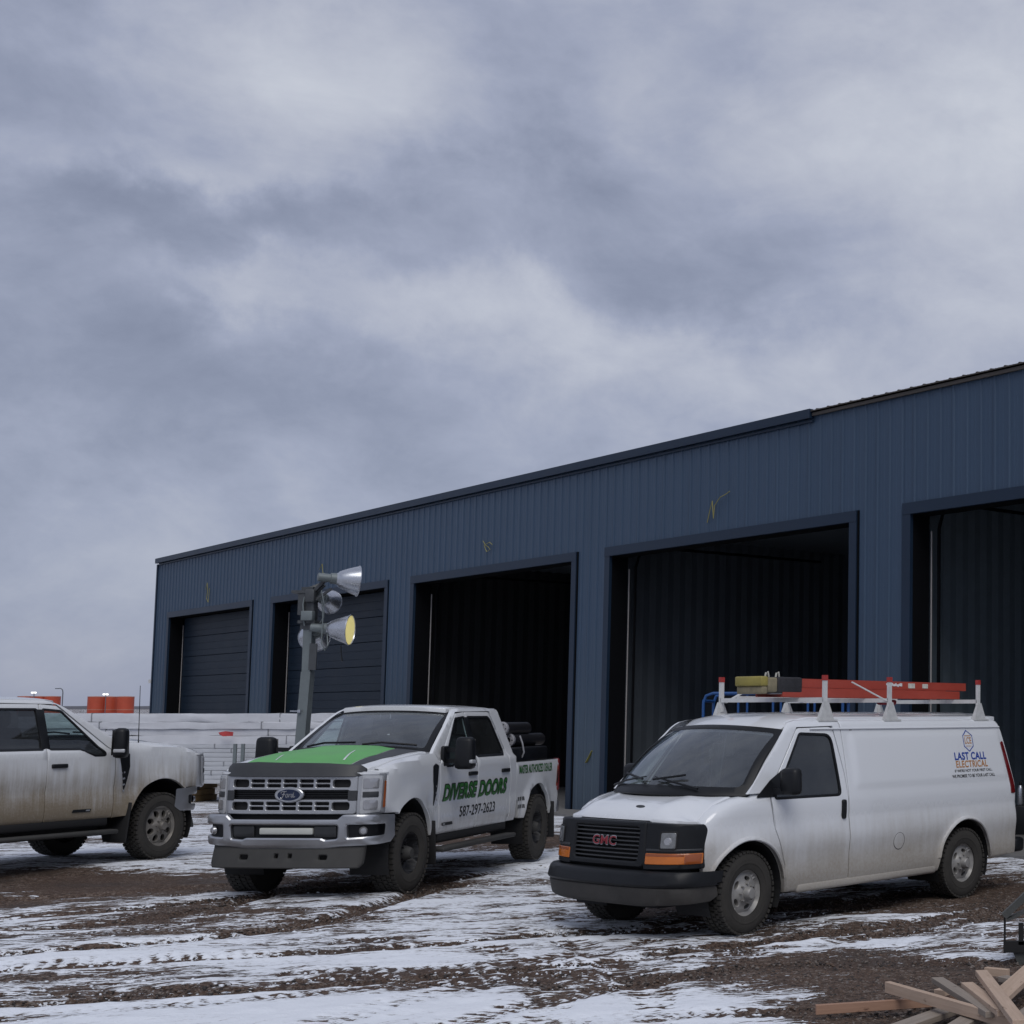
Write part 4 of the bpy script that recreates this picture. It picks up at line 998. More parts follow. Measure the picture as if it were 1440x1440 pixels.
KX, KY = [-9,-5.5,-4.86,-3.74,-3.135,-3.10,-.80,5], [-8.82,-5.32,-4.94,-3.82,-3.515,-3.48,-.80,5]
def build_trucks():
    root = thing("pickup_truck", "white crew cab work pickup with green bonnet and green door lettering", "pickup truck", (0,0,0), 0, "white pickups parked in the yard")
    make_truck(root)
    side = thing("pickup_truck", "white mud streaked pickup seen from its side at the left edge", "pickup truck", (0,0,0), 0, "white pickups parked in the yard")
    for ch in list(root.children): copy_tree(ch, side, {"white_paint": M_white_dirty}, ("side_marker",))
    for ch in side.children:
        if ch.name.split(".")[0] in ("front_bumper","front_valance"): ch.location.x = -.30
    for ch in side.children:            # the near mirror of the side-on truck stands half folded
        if ch.name.startswith("mirror") and ch.data.vertices[0].co.y < 0:
            c = Vector((-.87,-1.15,1.5)); ch.matrix_basis = Matrix.Translation(c) @ Matrix.Rotation(R(-58),4,"Z") @ Matrix.Translation(-c)
    # wheels differ: black deep-dish on the lettered truck, dusty alloys on the other
    for s in (1,-1):
        for cx in (0,-WB):
            wheel(root, "wheel", (cx, s*.845, .43), s > 0, .86, .30, .47, M_tyre_mud, M_rim_black, 8, deep=True, hub=M_greyplastic, rz=R(-4) if cx == 0 else 0)
            wheel(side, "wheel", (cx, s*.845, .42), s > 0, .84, .29, .525, M_tyre_mud, M_rim, 8, dish=.05, rz=0)
    # --- lettered truck: wraps, deflector, signwriting
    def hoodm(q, k=.0):
        x, y = q[:,0], q[:,1]; ay = np.abs(y)
        z = tr_top(np.clip(x,-.85,.62))+.012+np.interp(x,[-.5,.7],[.064,.022])*(1-(np.minimum(ay,.84)/.84)**2.2)+np.interp(x,[.2,.7],[.018,.010])/(1+np.exp((ay-.40)*38))
        z = z-.34*np.clip((x-.66)/.30,0,1)**2.0
        return np.stack([x, y, z+k], -1)
    hx0 = lambda y: -.455-.17*(y/.8)**2
    green = [(hx0(y), y) for y in np.linspace(.52,-.78,15)]+[(.55,-.745),(.70,-.70),(.74,-.45),(.72,.0),(.74,.06),(.73,.50),(.45,.52),(.1,.56)]
    panel("green_bonnet_wrap", M_green, root, green, [], lambda q: hoodm(q,.004), (0,0,-1), depth=.003, r=.001, step=.055)
    grey = [(hx0(y), y) for y in np.linspace(.785,.54,5)]+[(.1,.575),(.45,.535),(.72,.515),(.70,.60),(.42,.70),(.1,.765)]
    panel("charcoal_bonnet_wrap", M_greywrap, root, grey, [], lambda q: hoodm(q,.0042), (0,0,-1), depth=.003, r=.001, step=.055)
    for P in ([(-.02,.27),(.50,.385),(.51,.365),(.0,.262)], [(.15,-.50),(.48,-.42),(.49,-.435),(.17,-.51)]):
        panel("white_stripe", M_whiteink, root, P, [], lambda q: hoodm(q,.0075), (0,0,-1), depth=.002, r=.0005, step=.05)
    dn = Plan([(.965,0),(.955,.40),(.915,.62),(.84,.745),(.72,.80)])
    dmap = dn.map(.55, 1.33, .045)
    panel("bug_deflector", M_greywrap, root, rp([(-.78,1.31),(-.70,1.295),(.70,1.295),(.78,1.31),(.80,1.37),(.73,1.415),(.40,1.435),(.02,1.44),(-.02,1.437),(-.40,1.447),(-.73,1.43),(-.80,1.38)], .03), [], dmap, (-1,0,-.2), depth=.012, r=.004, step=.06)
    def outlined(txt, width, h, x0, z0, g, bold, shear, o, space=1.0):
        V, F = text2d(txt, width, h, shear, bold, space=space); Q = np.stack([x0-V[:,0], z0+V[:,1]], -1)
        AV = []; AF = []
        for k in range(10):
            a = 2*math.pi*k/10; AF += [tuple(i+len(V)*k for i in f) for f in F]; AV.append(Q+[o*math.cos(a), o*math.sin(a)])
        decal("lettering_outline", M_ink, root, np.vstack(AV), AF, g, .003)["kind"] = "stuff"
        return decal("lettering", M_greenink, root, Q, F, g, .0055)
    outlined("DIVERSE DOORS", 1.86, .195, -.905, .938, tr_side, .022, .16, .014, 1.10)
    lay_text(root, "587-297-2623", 1.06, .125, -1.36, .735, M_ink, tr_side, .003, .012, .12)
    unwarp = lambda q: tr_bed(np.stack([np.interp(q[:,0], KY, KX), q[:,1]], -1))
    lay_text(root, "MASTER AUTHORIZED DEALER", 1.40, .115, -3.60, 1.165, M_ink, unwarp, .003, .022, .0)
    lay_text(root, "MASTER AUTHORIZED DEALER", 1.385, .100, -3.607, 1.173, M_greenink, unwarp, .0045, .006, .0)
    # small unreadable lines on the bed, and the round dealer roundel at its end
    for z, w_ in ((.815,.40),(.715,.36)):
        mb = MB(); x = -3.60
        while x > -3.60-w_*.6:
            l = .018+.02*random.random(); panel_mb(mb, [(x-l,z),(x,z),(x,z+.05),(x-l,z+.05)], [], unwarp, (0,-1,0), .001, 0, .1, off=.003, flip=True); x -= l+.010+(.02 if random.random()<.25 else 0)
        mb.build("small_print", M_greywrap, root, smooth=False)["kind"] = "stuff"
    xe = -WB-1.10
    panel("dealer_roundel", mat("orange_red_ink",(.30,.055,.030),.5), root, ell(xe,1.08,.075,.17,28), [], tr_bed, (0,-1,0), depth=.001, r=0, off=.003, flip=True, step=.06)
    for z, r_ in ((1.08,.10),): panel("roundel_centre", M_ink, root, ell(xe,z,.052,r_,20), [], tr_bed, (0,-1,0), depth=.001, r=0, off=.0045, flip=True, step=.06)
    for tr in (root, side):
        for s in (1,-1):
            g = tr_side if s > 0 else mirror(tr_side)
            x0 = -.88 if s > 0 else -1.16
            o = panel("door_badge", M_plastic, tr, rp([(x0-.02,.665),(x0-.30,.665),(x0-.28,.70),(x0,.70)], .006), [], g, (0,-s,0), depth=.004, r=.001, off=.008, flip=s>0, step=.08)
            panel("badge_plate", M_chrome, o, rp([(x0-.03,.674),(x0-.09,.674),(x0-.08,.692),(x0-.02,.692)], .004), [], g, (0,-s,0), depth=.002, r=.0005, off=.010, flip=s>0, step=.08)
    # whip aerial on the right wing of the muddy truck
    mb = MB(); mb.tube([(-.35,-.87,1.38),(-.352,-.87,1.55),(-.37,-.872,2.22)], [.012,.006,.004], 6); mb.build("aerial", M_plastic, side)
    # this truck is the long-cab version: stretch the cab, shorten the bed (its own copies of the shared meshes)
    kx, ky = KX, KY
    for o in root.children_recursive:
        if o.name.split(".")[0] == "wheel": o.location.x = float(np.interp(o.location.x, kx, ky)); continue
        if o.parent.name.split(".")[0] == "wheel": continue
        o.data = o.data.copy(); co = np.empty(len(o.data.vertices)*3, np.float32); o.data.vertices.foreach_get("co", co); co = co.reshape(-1,3)
        co[:,0] = np.interp(co[:,0], kx, ky); o.data.vertices.foreach_set("co", co.ravel()); o.data.update()
    root.location = TRUCK_A[0]; root.rotation_euler = (0, TRUCK_A[2], R(TRUCK_A[1])); root.scale = TRUCK_A[3]
    side.location = TRUCK_B[0]; side.rotation_euler = (0, TRUCK_B[2], R(TRUCK_B[1])); side.scale = TRUCK_B[3]
    return root, side
TRUCK_A = ((-7.80, 16.3, .05), 267.5, 0.0, (.86,.970,1.03))
TRUCK_B = ((-12.66, 19.95, .09), 72.0, 0.0, (.90,1.03,1.06))
build_trucks()
# ------------------------------------------------------------------ cargo van
VWB = 3.43; VAX = -.05
def vn_base(x, z):
    y = .982+.020*np.exp(-((z-.82)/.13)**2)-.06*np.clip((.52-z)/.25,0,1)**2
    y = y-.006*np.exp(-((z-1.02)/.03)**2)
    d1 = np.hypot(x-VAX, z-.40); d2 = np.hypot(x+VWB, z-.40)
    y = y+np.where(z > .2, .022*np.exp(-(np.maximum(d1-.475,0)/.035)**2)+.022*np.exp(-(np.maximum(d2-.475,0)/.035)**2), 0)
    up = np.clip(z-1.18,0,None); y = y-.145*up-.06*up**2
    bx = np.clip((x+4.32)/.05,0,1)*np.clip((-1.57-x)/.05,0,1)*np.clip((z-1.285)/.05,0,1)*np.clip((1.875-z)/.06,0,1); y = y+.011*bx*bx*(3-2*bx)
    y = y-.16*np.clip((x-.10)/.62,0,1)**2.0
    y = y-.10*np.clip((-4.25-x)/.5,0,1)**2.4
    return y
def vn_side(q, r=.10):
    x, s = q[:,0], q[:,1]; zs = 1.90-.20*np.clip((x+.86)/.6,0,1.3)**1.5-.03*np.clip((-4.1-x)/.6,0,1)**2
    th = np.clip((s-zs)/r, 0, math.pi/2*.92); ov = np.clip(s-zs-r*math.pi/2*.92, 0, None); e = np.minimum(s, zs)
    return np.stack([x-.17*np.clip((s-1.25)/.7,0,1)*np.clip((-3.9-x)/.8,0,1)*-1, vn_base(x, e)-r*(1-np.cos(th))-ov, e+r*np.sin(th)+ov*.15], -1)
def vn_top(x): return np.interp(x, [-.7,-.3,.1,.27,.38,.47], [1.36,1.33,1.262,1.21,1.145,1.06])
def vn_wing(q, r=.09):
    x, s = q[:,0], q[:,1]; zs = vn_top(x)-r; th = np.clip((s-zs)/r,0,math.pi/2); ov = np.clip(s-zs-r*math.pi/2,0,None); e = np.minimum(s, zs)
    return np.stack([x, vn_base(x,e)-r*(1-np.cos(th))-ov, e+r*np.sin(th)], -1)
def vn_glass(q):
    u, v = q[:,0], q[:,1]
    xb = .33-.39*np.abs(u)**2.2; xt = -.49-.18*u**2; yb = .925*u; yt = .795*u; zb = 1.335-.02*u**2; zt = 1.935-.045*u**2; b = .05*np.sin(np.pi*v)
    return np.stack([xb+(xt-xb)*v+b*.6, yb+(yt-yb)*v, zb+(zt-zb)*v+b*.8], -1)
VN_NOSE = Plan([(.80,0),(.79,.35),(.765,.58),(.715,.75),(.63,.86),(.52,.92),(.40,.945)])
VN_BUMP = Plan([(.93,0),(.915,.40),(.865,.68),(.78,.86),(.66,.955),(.50,.985),(.36,.99)])
V_AF = arc(VAX,.40,.47,20,171,18); V_AR = arc(-VWB,.40,.47,8,172,18)
def build_van():
    root = thing("cargo_van", "white electrician's cargo van with ladder rack and mud on its sides", "van", (0,0,0))
    for s in (1,-1):
        F = (lambda g: g) if s > 0 else mirror
        inw = (0,-s,0); fl = s > 0
        def pn(name, m, outer, holes=(), g=vn_side, par=None, **k): return panel(name, m, par or root, outer, holes, F(g), inw, flip=fl, **k)
        xs = np.linspace(-.345,.46,14); top = [(x, float(vn_top(np.array([x]))[0])-.09+.09*math.pi/2+.035) for x in xs]
        wing = [(-.555,.335),(-.54,.60),(-.40,.95),(-.345,1.2)]+top+[(.465,.66),(.455,.60)]+V_AF
        pn("front_wing", M_van, wing, g=vn_wing, step=.06, depth=.05)
        w = rp([(-.40,1.245,.02),(-1.35,1.24,.05),(-1.30,1.845,.10),(-.85,1.862,.06)], .04)
        d = rp([(-.563,.335),(-.548,.60),(-.408,.95),(-.352,1.30),(-.385,1.355),(-.83,1.915,.07),(-1.34,1.925,.07),(-1.43,1.45,.3),(-1.455,1.2),(-1.465,.335)], .02)
        o = pn("front_door", M_van, d, [w], step=.06, depth=.035)
        pn("window", M_glass_dark, inset(w,-.004), par=o, depth=0, r=0, off=-.010, step=.09)
        pn("window_seal", M_plastic, inset(w,-.014), [inset(w,.012)], par=o, depth=.02, r=.002, off=.003, step=.09)
        pn("quarter_light", M_plastic, rp([(-.15,1.262),(-.415,1.258),(-.58,1.50),(-.53,1.51),(-.36,1.42)],.012), par=o, depth=.006, r=.001, off=.0055)
        o2 = pn("door_handle", M_plastic, rp([(-1.35,.995),(-1.41,.995),(-1.41,1.19),(-1.35,1.19)],.028), par=o, depth=.03, r=.008, off=.024, step=.03)
        o2 = rbox("mirror", (-.45, s*1.14, 1.41), (.13,.22,.26), .045, M_plastic, root, taper=(.95,.95))
        mb = MB(); mb.bar((-.40,s*.93,1.31),(-.44,s*1.10,1.315),.07,.06); mb.build("mirror_arm", M_plastic, o2, smooth=False)
        # cab pillar and the long cargo side, with the raised window blanks pressed into it
        pil = [(-.38,1.37),(-.72,1.66),(-.98,1.90),(-1.10,2.04),(-1.545,2.06),(-1.545,1.6),(-1.478,1.935),(-1.085,1.925),(-.598,1.372)]
        pil = [(-.05,1.30),(-.34,1.60),(-.62,1.86),(-.74,1.99),(-1.02,2.06),(-1.463,2.065),(-1.463,1.2),(-1.438,1.45),(-1.352,1.935),(-.823,1.925),(-.377,1.362),(-.345,1.30)]
        pn("cab_pillar", M_van, pil, step=.045, depth=.03, r=.003)
        xe = -4.41
        side_ = [(-1.473,.335),(-1.473,2.065),(-2.5,2.065),(-3.5,2.065),(xe+.10,2.06),(xe+.02,1.85),(xe-.02,1.2),(xe-.02,.42),(V_AR[-1][0]-.03,.395)]+V_AR[::-1]+[(V_AR[0][0]+.02,.335)]
        pn("cargo_side", M_van, side_, step=.036, depth=.04)
        if s < 0: pn("door_seam", M_under, [(-2.75,.4),(-2.75,1.2),(-2.756,1.2),(-2.756,.4)], depth=.002, r=0, off=.002)
        else:
            pn("fuel_flap", M_van, ell(-2.25,.71,.085,.085,28), depth=.006, r=.003, off=.005, step=.05)
            pn("flap_seam", M_greyplastic, ell(-2.25,.71,.0905,.0905,28), [ell(-2.25,.71,.0862,.0862,28)], depth=.001, r=0, off=.003, step=.05)
        mb = MB(); P = vn_side(np.array([(x, 1.905) for x in np.linspace(-1.0,-4.35,20)])); P[:,1] += .008; P[:,1] *= s; mb.tube([tuple(p) for p in P], .011, 5); mb.build("drip_rail", M_van, root)
        rbox("sill", (-1.83, s*.90, .36), (2.2,.14,.10), .03, M_van, root)
        for cx, AA in ((VAX,V_AF),(-VWB,V_AR)):        # rolled lip round each wheel opening
            rr_ = [(cx+(p-cx)*1.085, .40+(q-.40)*1.085) for p, q in AA]; pn("arch_lip", M_van, list(AA)+rr_[::-1], depth=.05, r=.010, off=.012, step=.05)
        for cx in (VAX,-VWB): arch_liner("wheel_well", root, cx, .40, .468, s*.955, s*.50, .3)
        pn("tail_lamp", M_red, rp([(xe-.01,1.12),(xe+.075,1.12),(xe+.13,1.72),(xe+.05,1.74)],.02), depth=.03, r=.006, off=.010, step=.06)
        # black nose panel wraps round the corner: lamp, indicator
        nm = lambda push: (VN_NOSE.map(.10,.9,push) if s > 0 else mirror(VN_NOSE.map(.10,.9,push)))
        def hp(name, m, P, par, push, dep=.02, r=.006, **k): return panel(name, m, par, P, k.pop('holes',[]), nm(push), (-1,-.2*s,0), depth=dep, r=r, flip=not fl, **k)
        ua, ub = .515, VN_NOSE.L[-1]-.065
        o = hp("headlight_bezel", M_plastic, rp([(ua,.645),(ub,.655),(ub+.005,1.0,.05),(ub-.06,1.05,.06),(ua,1.068)],.02), root, .012, .08, .008, step=.05)
        M_dl = mat("dim_headlamp_lens", (.16,.165,.17), .15, var=.3, vscale=20, coat=.8)
        hp("headlight", M_dl, rect(ua+.17,.835,ua+.315,.985,.02), o, .022, .02, .008, step=.03)
        hp("headlight_lens", M_dl, rect(ua+.178,.843,ua+.307,.977,.02), o, .026, .002, .001, step=.03)
        hp("headlight_bulb", M_lens_in, ell(ua+.245,.905,.035,.035,16), o, .0275, .002, .001, step=.03)
        hp("headlight_rim", M_under, rect(ua+.160,.825,ua+.325,.995,.025), o, .0215, .01, .002, step=.03, holes=[rect(ua+.172,.837,ua+.313,.983,.02)])
        hp("bezel_lip", M_greywrap, rp([(ua+.02,.815),(ub-.02,.815),(ub-.02,.835),(ua+.02,.835)],.008), o, .020, .01, .003, step=.05)
        a = hp("indicator", M_amber, rp([(ua+.02,.695),(ub-.015,.70),(ub-.015,.795),(ua+.02,.795)],.012), o, .020, .02, .005, step=.05)
        hp("indicator_end", M_amber_d, rp([(ub-.17,.702),(ub-.02,.702),(ub-.02,.79),(ub-.17,.79)],.008), a, .0215, .002, .001, step=.05)
        hp("indicator_top", M_amber_d, rp([(ua+.025,.768),(ub-.175,.768),(ub-.175,.792),(ua+.025,.792)],.004), a, .0215, .002, .001, step=.05)
    # roof and bonnet
    def roofm(q):
        x, y = q[:,0], q[:,1]
        z = 2.075-.055*(np.abs(y)/.78)**2.6-.16*np.clip((x+1.16)/.62,0,1)**1.9-.03*np.clip((-4.1-x)/.6,0,1)**2+.006*np.cos(y*26)*np.clip((-1.4-x)/.2,0,1)*(np.abs(y)<.62)
        return np.stack([x-.16*(y/.74)**2*np.clip((x+.91)/.38,0,1), y, z], -1)
    panel("roof", M_van, root, rp([(-.51,-.70),(-.51,.70),(-1.0,.755),(-4.34,.735),(-4.34,-.735),(-1.0,-.755)],.02), [], roofm, (0,0,-1), depth=.04, step=.06, r=.004)
    panel("windscreen", M_glass, root, rect(-1,0,1,1,.05), [], vn_glass, (-.5,0,-.5), depth=.006, r=0, step=.1)
    panel("windscreen_seal", M_plastic, root, rect(-1.03,-.05,1.03,1.03,.05), [rect(-.955,.06,.955,.94,.07)], vn_glass, (-.5,0,-.5), depth=.03, r=.002, off=.004, step=.06)
    mb = MB()
    for u0, u1 in ((-.86,-.12),(.62,.02)):
        P = vn_glass(np.array([(u0,.0),(u0+(u1-u0)*.5,.07),(u1,.13)])); P[:,2] += .025; P[:,0] += .025; mb.tube([tuple(p) for p in P], [.013,.011,.006], 5)
        P = vn_glass(np.array([(u0+(u1-u0)*.35,.16),(u1+(u0-u1)*.02,.09)])); P[:,2] += .03; P[:,0] += .03; mb.tube([tuple(p) for p in P], .012, 5)
    mb.build("wiper", M_plastic, root)
    hood = [(.34-.32*abs(y/.85)**2.2, y) for y in np.linspace(.83,-.83,15)]+[(.30,-.835),(.46,-.835),(.57,-.80),(.665,-.68),(.715,-.42),(.735,0),(.715,.42),(.665,.68),(.57,.80),(.46,.835),(.30,.835)]
    def hoodm(q):
        x, y = q[:,0], q[:,1]; e_ = np.clip((np.abs(y)-.50)/.32,0,1); e_ = e_*e_*(3-2*e_); z = (1-e_)*np.interp(x,[-.7,-.3,.2,.45,.62,.72],[1.36,1.33,1.25,1.19,1.145,1.11])+e_*np.maximum(vn_top(x),1.07)+.008+.05*(1-(np.abs(y)/.83)**2.3)+.008*np.exp(-((np.abs(y)-.5)/.06)**2)
        dn = np.interp(np.abs(y), VN_NOSE.Q[:,1], VN_NOSE.Q[:,0])-.055-x; z = z-(1-e_)*.105*np.clip(1-dn/.22,0,1)**2.2
        return np.stack([x, y, z], -1)
    panel("bonnet", M_van, root, hood, [], hoodm, (0,0,-1), depth=.05, step=.05, r=.008)
    panel("cowl", M_plastic, root, [(.33-.32*abs(y/.85)**2.2, y) for y in np.linspace(.84,-.84,15)]+[(.13-.32*abs(y/.85)**2.2, y) for y in np.linspace(-.84,.84,15)], [], lambda q: np.stack([q[:,0],q[:,1],1.318-.03*(q[:,1]/.85)**2],-1), (0,0,-1), depth=.03, step=.08)
    panel("bonnet_emblem", M_greywrap, root, ell(.60,.22,.018,.06,16), [], lambda q: hoodm(q)+[0,0,.003], (0,0,-1), depth=.003, r=.001, step=.04)
    # grille and lettering
    g = lambda push: VN_NOSE.map(.10,.9,push)
    o = panel("grille", M_plastic, root, rp([(-.53,.66,.06),(.53,.66,.06),(.515,1.072),(-.515,1.072)],.03), [rp([(-.44,.715),(.44,.715),(.445,1.022),(-.445,1.022)],.035)], g(.025), (-1,0,0), depth=.08, r=.014, step=.05)
    panel("grille_back", M_under, o, rect(-.5,.68,.5,1.08,.02), [], g(-.05), (-1,0,0), depth=0, r=0)
    for k in range(8):
        z = .735+k*.0378; panel("grille_bar", M_greywrap, o, [(-.445,z),(.445,z),(.445,z+.013),(-.445,z+.013)], [], g(.012), (-1,0,0), depth=.035, r=.003, step=.09)
    V, Fc = text2d("GMC", .335, .095, 0, .035, space=1.05); Q = np.stack([V[:,0]-.168, .845+V[:,1]], -1); l = decal("lettering", M_silver, o, Q, Fc, g(.030), .0, flip=False)
    V, Fc = text2d("GMC", .325, .082, 0, .012, space=1.05); Q = np.stack([V[:,0]-.163, .851+V[:,1]], -1); decal("red_lettering", mat("red_enamel",(.22,.012,.02),.35), o, Q, Fc, g(.033), .0)
    panel("nose_gap", M_under, root, rect(-1.0,.60,1.0,1.02,.01), [], g(-.06), (-1,0,0), depth=0, r=0)
    # bumper: black upper pad, grey scuffed lower, dangling corner
    ue = VN_BUMP.L[-1]-.05
    bo = rp([(-ue,.50),(ue,.50),(ue,.625,.03),(.50,.64),(-.50,.64),(-ue,.625,.03)],.02)
    panel("front_bumper", M_plastic, root, bo, [], VN_BUMP.map(.15,.5,.02,1.2), (-1,0,0), depth=.10, r=.02, step=.05)
    lo = rp([(-ue+.02,.40),(-ue+.12,.355),(-.55,.325),(.55,.325),(ue-.12,.355),(ue-.02,.40),(ue-.02,.495),(-ue+.02,.495)],.03)
    panel("bumper_skirt", mat("scuffed_bumper",(.040,.037,.034),.7,var=.35,vscale=5,bump=.2), root, lo, [], VN_BUMP.map(-.12,.5,.0,.8), (-1,0,0), depth=.08, r=.014, step=.05)
    mb = MB(); mb.box((.45,0,.36),(.5,1.2,.14)); mb.build("air_dam", M_under, root, smooth=False)
    # inside and below
    mb = MB(); mb.box((-2.2,0,.48),(4.4,1.72,.14)); mb.box((-1.62,0,1.2),(.04,1.7,1.4)); mb.box((-2.2,0,.33),(4.4,.8,.2)); mb.box((0,0,.385),(.12,1.4,.12)); mb.box((-VWB,0,.385),(.14,1.4,.14)); mb.box((-3.95,.4,.38),(.9,.35,.2)); mb.box((.2,0,.75),(.7,1.2,.5)); mb.build("underbody", M_under, root, smooth=False)
    rbox("dashboard", (-.28,0,1.20),(.62,1.66,.26),.08,M_interior,root)
    rbox("paper_note", (-.02,.30,1.345),(.10,.14,.004),.001,M_whiteink,root)
    for y in (.46,-.46): seat(root, -1.05, y, .54, .92, M_seatgrey)
    mb = MB(); M = Matrix.Translation((-.60,.46,1.22)) @ Matrix.Rotation(R(50),4,'Y'); P = [M @ Vector((.19*math.cos(a),.19*math.sin(a),0)) for a in np.linspace(0,2*math.pi,25)]
    mb.tube(P,.016,6,cap=False); mb.bar(tuple(P[0]),tuple(P[12]),.04,.02); mb.build("steering_wheel", M_plastic, root)
    rbox("rear_view_mirror",(-.50,0,1.80),(.04,.24,.07),.015,M_plastic,root)
    rbox("hang_tag",(-.47,.0,1.66),(.006,.05,.11),.002,M_seatgrey,root)
    # tail
    mb = MB(); V = []
    for z, y, x in ((.42,.93,-4.48),(1.2,.88,-4.48),(1.75,.78,-4.45),(1.97,.70,-4.38)): V += [(x,-y,z),(x,y,z)]
    mb.add(V, [(2*i+1,2*i,2*i+2,2*i+3) for i in range(3)]); mb.build("rear_doors", M_van, root, smooth=False)
    rbox("rear_bumper",(-4.57,0,.50),(.20,1.90,.17),.04,M_plastic,root)
    for s in (1,-1):
        for cx in (VAX,-VWB): wheel(root, "wheel", (cx, s*.845, .38), s > 0, .765, .255, .44, M_tyre_mud, M_rim_van, 5, dish=.035, rz=R(6) if cx == VAX else 0, hub=M_rim_van)
    # signwriting on the cargo side
    def lt(txt, w_, h_, x, z, m, off=.003, bold=0.0, space=1.0):
        V, Fc = text2d(txt, w_, h_, 0, bold, space=space); return decal("lettering", m, root, np.stack([x-V[:,0], z+V[:,1]],-1), Fc, vn_side, off)
    M_blue = mat("blue_ink",(.012,.05,.30),.5); M_or = mat("orange_ink",(.46,.20,.055),.5)
    hexa = lambda a, b: [(-3.60+a*math.cos(R(90+60*k)), 1.75+b*math.sin(R(90+60*k))) for k in range(6)]
    panel("hexagon_logo", M_blue, root, hexa(.105,.125), [hexa(.094,.112)], vn_side, (0,-1,0), depth=.001, r=0, off=.003, flip=True, step=.05)
    lt("LCE", .125, .075, -3.537, 1.717, M_or, bold=.01); lt("ELECTRICAL", .10, .014, -3.55, 1.683, M_or)
    panel("logo_bar", M_or, root, [(-3.54,1.805),(-3.66,1.805),(-3.66,1.812),(-3.54,1.812)], [], vn_side, (0,-1,0), depth=.001, r=0, off=.003, flip=True)
    lt("LAST CALL", .60, .088, -3.30, 1.535, M_blue, bold=.03, space=1.08); lt("ELECTRICAL", .60, .078, -3.31, 1.45, M_or, bold=.02, space=1.08)
    lt("IF WE'RE NOT YOUR FIRST CALL,", .72, .036, -3.27, 1.395, M_ink, bold=.012); lt("WE PROMISE TO BE YOUR LAST CALL", .82, .036, -3.21, 1.338, M_ink, bold=.012)
    # ladder rack: six posts with red caps, three cross bars, one side rail
    M_rack = mat("white_rack_paint",(.58,.585,.58),.45,var=.1,vscale=12); M_cap = mat("red_cap",(.36,.035,.03),.5); M_wear = mat("rack_foot",(.50,.505,.50),.5,var=.15,vscale=20)
    for x in (-1.32,-2.35,-3.97):
        mb = MB(); mb.bar((x,-.76,2.205),(x,.76,2.205),.045,.045); mb.build("cross_bar", M_rack, root, smooth=False)
        for s in (1,-1):
            z0 = 1.985; mb = MB(); mb.box((x,s*.76,2.245),(.045,.034,.33)); o = mb.build("rack_post", M_rack, root, smooth=False)
            mb = MB(); mb.box((x,s*.76,2.43),(.052,.041,.055)); mb.build("post_cap", M_cap, o, smooth=False)
            mb = MB(); V = [(x-.11,s*.74,z0),(x+.11,s*.74,z0),(x+.035,s*.765,z0+.20),(x-.035,s*.765,z0+.20),(x-.11,s*.80,z0),(x+.11,s*.80,z0),(x+.035,s*.785,z0+.20),(x-.035,s*.785,z0+.20)]
            mb.add(V,[(0,1,2,3),(7,6,5,4),(0,4,5,1),(1,5,6,2),(2,6,7,3),(3,7,4,0)]); mb.box((x,s*.77,z0+.005),(.28,.09,.02)); mb.build("post_foot", M_wear, o, smooth=False, recalc=True)
    mb = MB(); mb.bar((-1.32,-.5,2.235),(-3.97,-.5,2.235),.05,.03); mb.build("side_rail", M_rack, root, smooth=False)
    mb = MB(); mb.bar((-2.33,.74,2.20),(-1.96,.56,2.40),.030,.012); mb.build("rack_clamp_arm", M_rack, root, smooth=False)
    mb = MB(); mb.bar((-1.36,-.74,2.18),(-1.55,-.70,2.28),.05,.012); mb.build("rack_clamp_arm", M_rack, root, smooth=False)
    root.location = VAN[0]; root.rotation_euler = (0,0,R(VAN[1])); root.scale = VAN[2]
    return root
VAN = ((-3.36, 14.05, .0), 235.0, (1,1,1))
build_van()
